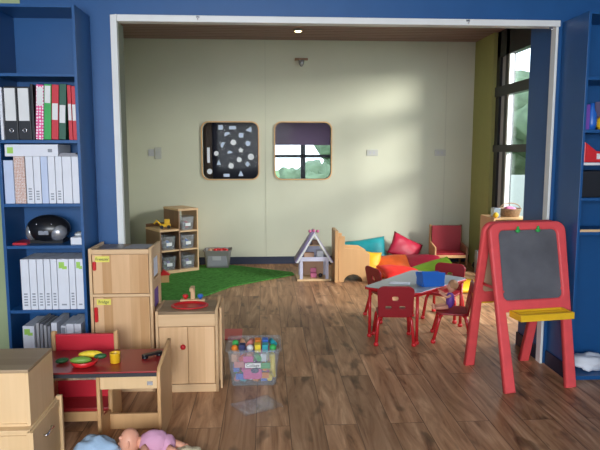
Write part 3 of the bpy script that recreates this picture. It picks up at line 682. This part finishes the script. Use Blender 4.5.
b = MB(); b.tube([(.10, -.025, .045), (.135, -.04, .035), (.155, -.03, .03)], [.022, .019, .015], 10); b.ball((.165, -.03, .025), .014, .018, .020, 10); b.build('leg', 'skin', t)
b = MB(); b.tube([(.10, .03, .045), (.14, .03, .035), (.16, .035, .03)], [.022, .019, .015], 10); b.ball((.168, .035, .025), .014, .018, .020, 10); b.build('leg', 'skin', t)
tag(MB().ball((-.835, 2.82, .05), .115, .09, .070, 28, lump=.28, seed=4).build('blanket', 'bluecloth'), 'pale blue baby blanket bundled left of the baby doll', 'blanket')
tag(MB().ball((-.385, 2.82, .026), .070, .05, .034, 24, lump=.3, seed=9).build('soft_toy', 'cream2'), 'cream soft toy lying right of the baby doll', 'soft toy')

# ================================================================== EASEL
t = thing('easel', 'red plastic double-sided chalk easel with yellow trays', 'easel', (1.690, 3.815, 0), R_(9))
def frame(front):
    # outline in (x, s), s along the slope from the floor; s=1.13 top
    s = -1 if front else 1
    W0, W1, T = .240, .272, 1.075
    out = [(-W0-.012, 0), (-W0+.062, 0), (-W1+.070, .50), (W1-.070, .50), (W0-.062, 0), (W0+.012, 0)]
    r = .07; top = []
    for a in range(0, 91, 15): top.append((W1-r+.004+r*math.cos(R_(a)), T-r+r*math.sin(R_(a))))
    for a in range(90, 181, 15): top.append((-W1+r-.004+r*math.cos(R_(a)), T-r+r*math.sin(R_(a))))
    out = out+top
    hole = rrect(-W1+.062, W1-.062, .575, 1.022, .035)
    ang = math.atan2(.245, 1.08)
    Mx = Matrix.Translation((0, s*.262, 0)) @ Matrix.Rotation(-s*0, 4, 'X') @ Matrix.Rotation(s*ang, 4, 'X') @ XZ
    f = MB().prism(out, .042, Mx, holes=[hole], bevel=.012).build('front_frame' if front else 'rear_frame', 'easel', t)
    MB().prism(rrect(-W1+.048, W1-.048, .562, 1.035, .03), .012, Mx).build('chalk_board', 'slate' if front else 'tan', t)
    # tray
    base = Mx @ Vector((0, .505, 0))
    b = MB().box(-.185, .185, 0, .135, -.015, .0).box(-.185, .185, 0, .010, .0, .028).box(-.185, .185, .125, .135, .0, .028).box(-.185, -.175, .01, .125, .0, .028).box(.175, .185, .01, .125, .0, .028).box(-.175, .175, .045, .053, .0, .022).box(-.175, .175, .085, .093, .0, .022)
    bm = b.bm
    for v in bm.verts:
        v.co = Vector((v.co.x, base.y+s*(.022+v.co.y), base.z-.012+v.co.z))
    if s < 0: bmesh.ops.reverse_faces(bm, faces=bm.faces)
    b.build('tray', 'yellow', t, bev=.003)
    if front:
        for x in (-.085, .06):
            c = Mx @ Vector((x, 1.018, .026))
            k = MB().ball(c+Vector((0, -.008, 0)), .017, .012, .014, 12).ball(c+Vector((0, -.008, .018)), .009, .009, .012, 10).build('clip', 'bgreen', t); k['label'] = 'green clip'
    return f
frame(True); frame(False)
for s in (-1, 1): MB().tube([(s*.215, -.14, .62), (s*.215, .14, .62)], .010, 8).build('side_strut', 'easel', t)

# ================================================================== FAR ROOM: CUBBY SHELF
Aw, Bw = Vector((-1.275, 7.27, 0)), Vector((-.845, 7.55, 0))
ang = math.atan2(Bw.y-Aw.y, Bw.x-Aw.x)
t = thing('cubby_shelf', 'stepped wooden cubby shelf with clear drawers on the green rug', 'shelf unit', Aw, ang)
L_ = (Bw-Aw).length; hw = L_/2; dp = .44
b = MB()
MB().box(0, hw, 0, dp, 0, .05).box(hw, L_, 0, dp, 0, .05).build('plinth', 'beechy', t)
MB().box(0, .016, 0, dp, .05, .535).build('side_panel', 'brown', t)
MB().box(hw-.008, hw+.008, 0, dp, .05, .78).build('divider', 'brown', t)
MB().box(L_-.016, L_, 0, dp, .05, .78).build('side_panel', 'beechy', t)
MB().box(-.003, hw-.0085, -.004, dp, .535, .56).build('top_panel', 'beechy', t)
MB().box(hw-.012, L_+.003, -.004, dp, .78, .805).build('top_panel', 'beechy', t)
MB().box(.016, L_-.016, dp-.01, dp, .05, .535).build('back_panel', 'brown', t)
MB().box(0, hw-.0085, dp-.008, dp, .56, .60).build('back_ledge', 'brown', t)
for z in (.285, ): MB().box(.016, hw-.008, .004, dp-.01, z, z+.018).build('shelf', 'beechy', t)
for z in (.285, .515): MB().box(hw+.008, L_-.016, .004, dp-.01, z, z+.018).build('shelf', 'beechy', t)
cw = hw-.05
for i, (lx, z, lb) in enumerate([(hw/2, .05, 'low left cubby'), (hw/2, .303, 'upper left cubby'), (hw*1.5, .05, 'low right cubby'), (hw*1.5, .303, 'middle right cubby'), (hw*1.5, .533, 'top right cubby')]):
    p = Aw+Matrix.Rotation(ang, 3, 'Z') @ Vector((lx, .145, 0))
    q = tub('drawer_tub', 'clear plastic drawer tub in the %s of the stepped shelf' % lb, p.x, p.y, cw*.93, .24, .165, ang, .88, z=z+.0005, lip=.006, group='clear drawer tubs in the cubby shelf')
    for j, (m_, dxx) in enumerate((('greyc', -.03), ('bluebox' if i % 2 else 'purple', .035))):
        pp = p+Matrix.Rotation(ang, 3, 'Z') @ Vector((dxx, -.03+.05*j, 0))
        o = MB().ball((0, 0, 0), .036, .04, .045, 14, lump=.3, seed=i+j).build('toy_bundle', m_ if not (i == 4 and j) else 'red'); o.location = (pp.x, pp.y, z+.055)
        tag(o, '%s toy in the %s drawer of the stepped shelf' % ({'greyc': 'grey', 'bluebox': 'blue', 'purple': 'purple'}[m_] if not (i == 4 and j) else 'red', lb), 'toy', 'toys inside the clear drawers')
    card = MB().box(-.035, .035, -.1225, -.1200, .05, .09).build('name_card', 'label', q)
# toys on the low step
p = Aw+Matrix.Rotation(ang, 3, 'Z') @ Vector((hw*.5, .14, 0))
t = thing('toy_digger', 'yellow toy digger standing on the low step of the cubby shelf', 'toy vehicle', (p.x, p.y, .5605), .2)
MB().box(-.06, .07, -.035, .035, .02, .055).box(-.005, .06, -.03, .03, .055, .115).build('body', 'yellow', t, bev=.006)
MB().tube([(-.05, 0, .05), (-.10, 0, .10), (-.13, 0, .06)], .011, 8).build('arm', 'yellow', t)
for xx in (-.04, .045):
    for yy in (-.04, .04): MB().tube([(xx, yy-.008, .022), (xx, yy+.008, .022)], .022, 14).build('wheel', 'black', t)
# red toy house on rug edge
t = thing('toy_house', 'tiny wooden toy house with a red roof at the rug edge', 'toy house', (-1.17, 6.86, .015), .2)
MB().box(-.055, .055, -.04, .04, 0, .085).build('house_wall', 'oak', t); MB().prism([(-.07, .085), (.07, .085), (0, .14)], .10, Matrix() @ XZ).build('roof', 'red', t)
# grass rug
rug = [(-1.75, 5.3), (-1.10, 5.60), (-.59, 6.25), (-.38, 6.62), (.02, 6.95), (.35, 7.22), (.33, 7.36), (.05, 7.55), (-.43, 7.87), (-1.75, 7.93)]
tag(MB().prism(rug, .014, Matrix.Translation((0, 0, .007))).build('grass_rug', 'grass', bev=.003), 'green artificial grass rug in the far left corner', 'rug')
# grey crate with red toys
t = tub('toy_crate', 'smoky plastic crate of toys on the rug against the far wall', -.625, 7.80, .34, .27, .225, 0, .86, z=.0145)
M['smoke'] = clear('smoky_plastic', (.34, .32, .30), .40, .3, .85); kids(t)[0].data.materials[0] = M['smoke']
MB().box(-.06, .05, -.142, -.138, .10, .15).build('name_card', 'greyp', t)
for k in range(7):
    xx = -.625-.10+.035*k; o = MB().ball((xx, 7.76+.03*(k % 2), .0145+.212), .028, .03, .028, 12, lump=.3, seed=k).build('toy_brick', 'red' if k > 1 else 'tan')
    tag(o, '%s toy at the top of the smoky crate, %s from the left' % ('red' if k > 1 else 'tan', ['first', 'second', 'third', 'fourth', 'fifth', 'sixth', 'seventh'][k]), 'toy', 'toys heaped in the smoky crate')
tag(MB().box(-.76, -.49, 7.67, 7.88, .025, .188).build('toy_fabric', 'greyc', bev=.02), 'grey folded fabric filling the smoky crate', 'fabric')

# wall details
def plate(name, label, cat, x, z, w_, h, m='white', dots_=2):
    t = thing(name, label, cat, (x, 8.0, z)); MB().box(-w_/2, w_/2, -.010, 0, -h/2, h/2).build('cover_plate', m, t, bev=.003)
    for k in range(dots_):
        MB().box(-w_*.28+k*w_*.34, -w_*.28+k*w_*.34+w_*.16, -.013, -.010, -h*.22, h*.22).build('rocker', 'greyp', t)
plate('wall_switch', 'small square grey switch left of the taller white one', 'switch', -1.485, 1.49, .075, .09, 'greyp', 1)
plate('wall_switch', 'taller white double switch on the far wall', 'switch', -1.395, 1.485, .085, .15, 'socket', 2)
plate('wall_socket', 'double wall socket left of the other on the far wall', 'socket', 1.43, 1.49, .15, .085, 'socket')
plate('wall_socket', 'double wall socket nearest the olive pier', 'socket', 2.35, 1.49, .15, .085, 'socket')
t = thing('wall_sensor', 'small grey sensor with shiny lens high on the far wall', 'sensor', (.478, 8.0, 2.66))
MB().box(-.085, .085, -.07, 0, .02, .045).build('bracket', 'brown', t, bev=.004); MB().lathe([(.012, -.06), (.030, -.03), (.038, .02)], (0, -.04, 0), 14).build('lens', 'silver', t)
t = thing('ceiling_lamp', 'small warm ceiling lamp glowing just under the slats', 'ceiling lamp', (.40, 7.30, 2.935))
MB().lathe([(.05, -.02), (.055, 0)], (0, 0, 0), 20).build('rim', 'silver', t); MB().lathe([(.035, -.026), (.04, -.0201)], (0, 0, 0), 20).build('bulb', 'lampw', t)
for x, z, lb in ((-.425, 2.362, 'left part of the frame top'), (1.342, 2.360, 'right part of the frame top'), (1.905, 2.318, 'right corner of the opening')):
    t = thing('hook', 'small shiny hook on the white frame, '+lb, 'hook', (x, 4.018, z)); 
    MB().box(-.012, .012, -.002, .002, -.006, .006).build('hook_plate', 'chrome', t); MB().tube([(0, -.002, 0), (0, -.014, -.004), (0, -.018, -.014), (0, -.008, -.020)], .003, 8).build('hook_arm', 'chrome', t)

# paper shapes on the left rounded window
def star(r, n=5): return [((r if k % 2 == 0 else r*.42)*math.sin(PI*k/n), (r if k % 2 == 0 else r*.42)*math.cos(PI*k/n)) for k in range(2*n)]
def ngon(r, n, a=0): return [(r*math.cos(2*PI*k/n+a), r*math.sin(2*PI*k/n+a)) for k in range(n)]
def semi(r, a=0): return [(r*math.cos(a+PI*k/10), r*math.sin(a+PI*k/10)) for k in range(11)]
shapes = [('rectangle', 160, 73, [(-.045, -.022), (.045, -.022), (.045, .022), (-.045, .022)]), ('triangle', 229, 80, [(-.045, -.01), (.035, .04), (.035, -.04)]), ('half_circle', 138, 103, semi(.042, .5)),
          ('square', 196, 104, [(-.03, -.03), (.03, -.03), (.03, .03), (-.03, .03)]), ('hexagon', 163, 133, ngon(.040, 6)), ('pentagon', 225, 137, ngon(.038, 5, .4)), ('crescent', 122, 145, semi(.042, 1.1)),
          ('star', 194, 165, star(.045)), ('circle', 237, 192, ngon(.042, 20)), ('half_circle', 148, 178, semi(.036, .2)), ('hexagon', 187, 204, ngon(.036, 6, .5)), ('circle', 152, 229, ngon(.036, 20)),
          ('square', 222, 222, [(-.035, 0), (0, -.04), (.035, 0), (0, .04)]), ('triangle', 193, 262, [(-.035, -.03), (.035, -.03), (0, .045)]), ('circle', 90, 178, ngon(.032, 16)), ('triangle', 100, 216, [(-.03, -.03), (.03, -.03), (0, .04)]),
          ('rectangle', 132, 268, [(-.04, -.02), (.04, -.02), (.04, .02), (-.04, .02)]), ('strip', 57, 185, [(-.018, -.10), (.018, -.10), (.018, .10), (-.018, .10)]), ('circle', 61, 252, ngon(.036, 16)), ('square', 110, 72, [(-.03, -.03), (.03, -.03), (.03, .03), (-.03, .03)])]
import collections
cnt = collections.Counter()
pos = {}
for nm, u, v, o_ in shapes:
    X = XR[0]+(u-33)/(268-33)*.73; Zz = XR[3]-(v-52)/(283-52)*.74
    vert = 'upper' if v < 120 else 'middle' if v < 190 else 'lower'; hor = 'left' if u < 110 else 'centre' if u < 185 else 'right'
    o = MB().prism(o_, .002, Matrix.Translation((X, 8.0395, Zz)) @ XZ).build('paper_'+nm, 'paper' if nm in ('circle', 'star', 'strip', 'hexagon') else 'paperb')
    tag(o, 'pale paper %s stuck on the left rounded window, %s %s' % (nm.replace('_', ' '), vert, hor), 'paper shape', 'paper shapes on the left rounded window')

# ================================================================== DOLLHOUSE
t = thing('dollhouse', 'lilac A-frame dollhouse on a wooden base by the far wall', 'dollhouse', (.565, 7.02, 0), 0)
wB = .19
MB().box(-.20, .20, -.15, .15, 0, .022).build('base_board', 'pale', t, bev=.002)
for sx in (-1, 1):
    for yy in (-.12, .12): MB().box(sx*.15-.018, sx*.15+.018, yy-.018, yy+.018, .022, .235).build('post', 'lilacl', t)
MB().box(-.20, .20, -.145, .145, .235, .255).build('middle_floor', 'lilacl', t)
MB().box(-.13, .13, .11, .125, .022, .235).build('back_wall', 'tan', t)
MB().prism([(-.15, .2555), (.15, .2555), (0, .50)], .012, Matrix.Translation((0, .13, 0)) @ XZ).build('back_wall', 'lilacl', t)
for sx in (-1, 1):
    MB().prism([(sx*.225, .225), (sx*.205, .215), (-sx*.0, .555), (sx*.0, .585)] if sx > 0 else [(-.225, .225), (0, .585), (0, .555), (-.205, .215)], .30, Matrix() @ XZ).build('roof_panel', 'lilac', t)
MB().prism([(-.215, .218), (-.19, .218), (0, .535), (.19, .218), (.215, .218), (0, .575)], .012, Matrix.Translation((0, -.156, 0)) @ XZ).build('barge_board', 'label', t)
MB().box(-.16, .16, -.150, -.138, .235, .285).build('balcony_rail', 'lilacl', t)
for k in range(3): MB().ball((-.05+.045*k, -.12, .585+.006*(k == 1)), .020, .020, .018, 12).build('roof_flower', 'pinkt', t)
MB().box(-.055, .075, -.05, .05, .40, .41).build('attic_floor', 'pale', t)
tag(MB().box(.545, .635, 6.99, 7.05, .411, .465).build('toy_cupboard', 'brown', bev=.003), 'tiny brown cupboard in the dollhouse attic', 'toy furniture')
tag(MB().box(.45, .57, 6.96, 7.03, .2555, .32).box(.45, .465, 6.96, 7.03, .32, .345).build('toy_bed', 'tan', bev=.003), 'tiny pink-tan bed on the middle floor of the dollhouse', 'toy furniture')
tag(MB().box(.60, .68, 6.96, 7.03, .2555, .345).build('toy_dresser', 'label', bev=.003), 'tiny white dresser on the middle floor of the dollhouse', 'toy furniture')
tag(MB().box(.53, .60, 6.96, 7.02, .0225, .075).box(.53, .60, 7.005, 7.02, .075, .13).build('toy_armchair', 'pinkt', bev=.004), 'tiny pink armchair on the ground floor of the dollhouse', 'toy furniture')
tag(MB().ball((.645, 6.97, .0225+.025), .025, .025, .025, 12).build('toy_ball', 'dark'), 'small dark ball beside the tiny pink armchair', 'toy')

# ================================================================== WOODEN STEP CHAIR
t = thing('wooden_chair', 'solid plywood child chair with stepped back seen from its side', 'chair', (1.0, 6.95, 0), 0)
out = [(-.17, 0), (-.11, 0)]+[(.0-.11*math.cos(PI*k/12)+.0, .09*math.sin(PI*k/12)) for k in range(1, 12)]+[(.11, 0), (.17, 0), (.19, .20), (.19, .33), (.15, .355), (.10, .385), (-.10, .395), (-.10, .535), (-.17, .54)]
for yy in (-.14, .14): MB().prism(out, .025, Matrix.Translation((.012, yy, 0)) @ XZ, bevel=.003).build('side_panel', 'oak', t)
MB().box(-.205, -.165, -.175, .175, 0, .60).build('backrest', 'oak', t, bev=.004)
MB().box(-.14, .19, -.127, .127, .22, .24).build('seat', 'oak', t)
MB().box(.18, .20, -.127, .127, .05, .2195).build('front_panel', 'oak', t)

# ================================================================== FLOOR CUSHIONS
def cushion(name, label, m, c, a, b_, th, rx, ry, rz, seed):
    Mx = Matrix.Translation(c) @ Matrix.Rotation(R_(rz), 4, 'Z') @ Matrix.Rotation(R_(ry), 4, 'Y') @ Matrix.Rotation(R_(rx), 4, 'X')
    q = MB().pillow(a, b_, th, Mx, seed=seed); mn = min(v.co.z for v in q.bm.verts); dzz = .001-mn if c[2] < 0 else 0
    for v in q.bm.verts: v.co.z += dzz
    return tag(q.build(name, m), label, 'cushion', 'bright floor cushions by the far wall')
cushion('floor_cushion', 'large teal cushion leaning on the far wall behind the plywood chair', 'teal', (1.27, 7.76, -1), .33, .175, .07, 62, -7, 0, 1)
cushion('floor_cushion', 'yellow cushion standing beside the plywood chair', 'yellowc', (1.27, 7.12, -1), .12, .15, .05, 72, 6, -10, 2)
cushion('floor_cushion', 'crimson cushion with a corner pointing up against the far wall', 'crimson', (1.84, 7.74, -1), .22, .16, .06, 66, 27, 4, 3)
cushion('floor_cushion', 'deep red cushion lying right of the orange one', 'crimson', (1.95, 7.28, -1), .25, .19, .07, 26, 0, -6, 4)
cushion('floor_cushion', 'orange cushion left of the deep red one', 'orange', (1.53, 7.12, -1), .24, .19, .075, 30, -4, 4, 5)
cushion('floor_cushion', 'scarlet cushion lying flat in front of the orange one', 'scarlet', (1.56, 6.66, -1), .27, .20, .075, 14, 8, 10, 6)
cushion('floor_cushion', 'lime green cushion lying behind the small table', 'limec', (1.98, 6.88, -1), .27, .18, .045, 18, -14, 8, 7)
cushion('floor_cushion', 'yellow cushion on the floor left of the easel', 'yellowc', (2.16, 6.30, -1), .22, .20, .045, 6, 0, 0, 8)

# ================================================================== RED ARMCHAIR FAR RIGHT
t = thing('armchair', 'small wooden armchair with red back and seat by the far wall', 'chair', (2.36, 7.58, 0), R_(-4))
for sx in (-1, 1):
    MB().prism([(-.20, 0), (-.165, 0), (-.165, .17), (.12, .17), (.12, 0), (.16, 0), (.16, .55), (.12, .55), (.10, .33), (-.20, .30)], .022, Matrix.Translation((sx*.20, 0, 0)) @ YZ).build('side_panel', 'oak' if sx < 0 else 'brown', t)
MB().box(-.188, .188, .085, .125, .22, .545).build('backrest', 'redseat', t, bev=.005)
MB().box(-.188, .188, -.18, .084, .19, .225).build('seat', 'dred', t, bev=.005)
MB().box(-.188, .188, -.20, -.18, .165, .20).build('front_rail', 'oak', t, bev=.002)
# things right of it
tag(MB().lathe([(.04, 0), (.042, .14), (.03, .16), (.03, .17)], (2.60, 6.95, 0), 18).build('plastic_jar', 'greyp'), 'pale grey plastic jar on the floor left of the wooden cabinet', 'jar')
tag(MB().ball((2.72, 7.46, .055), .07, .06, .055, 16, lump=.2).build('dark_ball', 'dark'), 'dark ball on the floor beside the small red armchair', 'ball')
tag(MB().box(2.62, 2.71, 7.22, 7.30, 0, .28).build('grey_box', 'fence', bev=.004), 'upright grey box next to the wooden cabinet', 'box')

# ================================================================== CABINET BY THE WINDOW WITH BASKET
t = thing('display_cabinet', 'wooden cabinet beside the glazing behind the easel', 'cabinet', (2.615, 6.40, 0))
x0, x1, y0, y1, z1 = 2.42, 2.81, 6.20, 6.60, .80
for a in (x0, x1-.018): MB().box(a, a+.018, y0, y1, 0, z1-.0185).build('side_panel', 'oak', t, True)
MB().box(x0, x1, y0, y1, z1-.018, z1).build('top_panel', 'oak', t, True, bev=.003)
MB().box(x0+.018, x1-.018, y1-.012, y1, 0, z1-.0185).build('back_panel', 'tan', t, True)
for z in (.06, .42): MB().box(x0+.018, x1-.018, y0, y1-.012, z, z+.018).build('shelf', 'oak', t, True)
t = thing('basket', 'wicker basket on the cabinet by the glazing', 'basket', (2.675, 6.40, .8005))
MB().lathe([(.095, 0), (.12, .085), (.126, .09), (.118, .09), (.09, .008), (.001, .007)], (0, 0, 0), 24).build('weave', 'wicker', t)
MB().tube([(-.115*math.cos(PI*k/10), 0, .085+.06*math.sin(PI*k/10)) for k in range(11)], .006, 8).build('handle', 'wicker', t)
tag(MB().box(2.46, 2.53, 6.30, 6.40, .8005, .90).build('tin', 'silver', bev=.004), 'grey metal tin left of the wicker basket', 'tin')
tag(MB().ball((2.455, 6.24, .8005+.03), .03, .03, .03, 12, lump=.3).build('small_toy', 'yellow'), 'small golden toy at the left corner of the cabinet top', 'toy')
tag(MB().ball((2.675, 6.40, .8005+.065), .07, .07, .045, 14, lump=.4, seed=2).build('cloth_bundle', 'pinkt'), 'dusty pink bundle inside the wicker basket', 'bundle')

# ================================================================== SMALL TABLE AND CHAIRS
TZ = .425
C_ = [Vector((.785, 4.70)), Vector((1.165, 4.45)), Vector((1.73, 4.97)), Vector((1.35, 5.36))]
ctr = sum(C_, Vector((0, 0)))/4
t = thing('activity_table', 'low four-sided activity table with grey top and red legs', 'table', (ctr.x, ctr.y, 0))
L2 = [(p-ctr) for p in C_]
def rnd(poly, r, n=4):
    out = []
    for i, p in enumerate(poly):
        a = (poly[i-1]-p).normalized()*r; b = (poly[(i+1) % len(poly)]-p).normalized()*r
        for k in range(n+1):
            u = k/n; out.append(tuple((p+a)*(1-u)**2+p*2*u*(1-u)+(p+b)*u**2))
    return out
MB().prism(rnd(L2, .05), .012, Matrix.Translation((0, 0, TZ-.006))).build('tabletop', 'tabletop', t)
MB().prism(rnd([p*1.012 for p in L2], .05), .018, Matrix.Translation((0, 0, TZ-.0115)), holes=[rnd([p*.999 for p in L2], .05)]).build('edge_band', 'redtube', t)
b = MB()
for i in range(4):
    p, q = L2[i-1]*.86, L2[i]*.86; b.tube([(p.x, p.y, TZ-.035), (q.x, q.y, TZ-.035)], .013, 8)
b.build('apron', 'redtube', t)
for p in L2:
    p = p*.88; l = MB().tube([(p.x, p.y, TZ-.013), (p.x, p.y, .03)], .013, 12).build('leg', 'redtube', t)
    MB().lathe([(.012, 0), (.020, .006), (.020, .022), (.014, .03)], (p.x, p.y, 0), 14).build('foot', 'red', l)
# things on the table
t = thing('blue_basket', 'blue plastic open basket on the grey activity table', 'basket', (1.34, 4.72, TZ+.0005), R_(10))
MB().prism([(-.085, 0), (.085, 0), (.095, .11), (-.11, .13)], .006, Matrix.Translation((0, -.06, 0)) @ XZ).prism([(-.085, 0), (.085, 0), (.095, .10), (-.11, .10)], .006, Matrix.Translation((0, .06, 0)) @ XZ).box(-.085, .085, -.06, .06, 0, .005).prism([(-.06, 0), (.06, 0), (.06, .105), (-.06, .115)], .006, Matrix.Translation((-.097, 0, 0)) @ YZ).prism([(-.06, 0), (.06, 0), (.06, .10), (-.06, .10)], .006, Matrix.Translation((.088, 0, 0)) @ YZ).build('shell', 'bluebox', t, bev=.002)
sheet('paper_sheet', 'shiny pale paper lying left of the blue basket', 'paper', 1.10, 4.80, .085, .05, -.3, TZ, 'paper', .002, 8)

def kid_chair(label, x, y, rz, group='red stacking chairs around the activity table'):
    """chair faces local +y"""
    t = thing('stacking_chair', label, 'chair', (x, y, 0), rz, group)
    MB().prism(rrect(-.135, .135, -.12, .13, .05), .016, Matrix.Translation((0, 0, .235)), bevel=.005).build('seat', 'dred', t)
    hs = [rrect(-.030, .022, .115, .150, .015), rrect(.03, .078, .05, .070, .008), rrect(-.078, -.03, .05, .070, .008)]
    Mx = Matrix.Translation((0, -.115, .245)) @ Matrix.Rotation(R_(10), 4, 'X') @ XZ
    MB().prism([(-.130, -.02), (.130, -.02)]+[(.143-.055+.055*math.cos(R_(a)), .19+.045*math.sin(R_(a))) for a in range(0, 91, 15)]+[(-.088+.055*math.cos(R_(a)), .19+.045*math.sin(R_(a))) for a in range(90, 181, 15)], .014, Mx, holes=hs, bevel=.004).build('backrest', 'dred', t)
    for sx in (-1, 1):
        for sy_, n_ in ((1, 0), (-1, 1)):
            l = MB().tube([(sx*.115, sy_*.09, .226), (sx*.130, sy_*.105, .19), (sx*.145, sy_*.145, .02)], .0135, 10).build('leg', 'redtube', t)
            MB().lathe([(.014, 0), (.020, .006), (.020, .020), (.014, .030)], (sx*.146, sy_*.147, 0), 12).build('foot', 'red', l)
    MB().tube([(-.115, -.08, .218), (.115, -.08, .218)], .008, 8).tube([(-.115, .08, .218), (.115, .08, .218)], .008, 8).build('seat_frame', 'redtube', t)
    return t
kid_chair('dark red stacking chair with its back to the camera at the activity table', 1.015, 4.62, R_(-6))
kid_chair('dark red stacking chair on the left far side of the activity table', 1.10, 5.28, R_(-72))
kid_chair('dark red stacking chair behind the blue basket on the far side', 1.62, 5.26, R_(145))
kid_chair('dark red stacking chair with a doll on it, beside the easel', 1.495, 4.63, R_(75))
# doll sitting on the right chair
t = thing('doll', 'sandy-haired doll in purple sitting on the chair beside the easel', 'doll', (1.465, 4.63, .245), R_(80))
b = MB(); b.ball((0, -.02, .185), .036, .038, .042, 18); b.ball((0, .018, .182), .006, .007, .006, 8); b.tube([(0, -.01, .15), (0, -.01, .13)], .014, 10)
for s in (-1, 1): b.ball((s*.013, .014, .192), .004, .003, .005, 8)
b.build('head', 'skin', t)
MB().ball((0, -.030, .200), .042, .040, .042, 18, lump=.15).build('hair', 'hair', t)
MB().ball((0, -.01, .078), .042, .034, .066, 18).build('dress', 'purple', t)
for s in (-1, 1):
    b = MB().tube([(s*.035, -.005, .12), (s*.055, .025, .11), (s*.05, .07, .14)], [.012, .011, .009], 10); b.ball((s*.05, .078, .146), .010, .010, .010, 10); b.build('arm', 'skin', t)
    b = MB().tube([(s*.022, .01, .025), (s*.03, .07, .018), (s*.035, .11, .016)], [.019, .016, .012], 10); b.ball((s*.035, .122, .020), .013, .012, .018, 10); b.build('leg', 'skin', t)

# ================================================================== OUTDOORS
def tree(label, x, y, h, r, seed, m='tree'):
    t = thing('tree', label, 'tree', (x, y, -.3)); MB().tube([(0, 0, 0), (.05, 0, h*.5), (0, .05, h*.8)], [.14, .10, .05], 10).build('trunk', 'brown', t)
    b = MB(); rr = random.Random(seed)
    for k in range(16):
        a = rr.uniform(0, 2*PI); d = rr.uniform(0, r*.7); s = rr.uniform(.3, .55)*r
        b.ball((d*math.cos(a), d*math.sin(a), h*rr.uniform(.45, .95)), s, s, s*.9, 12, lump=.6, seed=k+seed)
    b.build('crown', m, t)
tree('leafy tree outside seen through the middle of the glazing', 9.5, 20.5, 4.2, 2.3, 1)
tree('second garden tree further right outside the glazing', 15.5, 20.0, 4.6, 2.4, 2)
tree('round shrub outside the small window behind the right wall opening', 1.0, 14.5, 1.45, .75, 11)  # both shrubs added to imitate the reflection in the right pane
tree('low tree outside the small window behind the right wall opening', 2.6, 19.0, 2.3, 1.2, 5)
t = thing('garden_fence', 'pale grey garden fence outside the glazing', 'fence', (8, 15.5, -.3))
MB().box(5.0, 11, 15.5, 15.56, -.3, .9).build('fence_panel', 'fence', t, True)
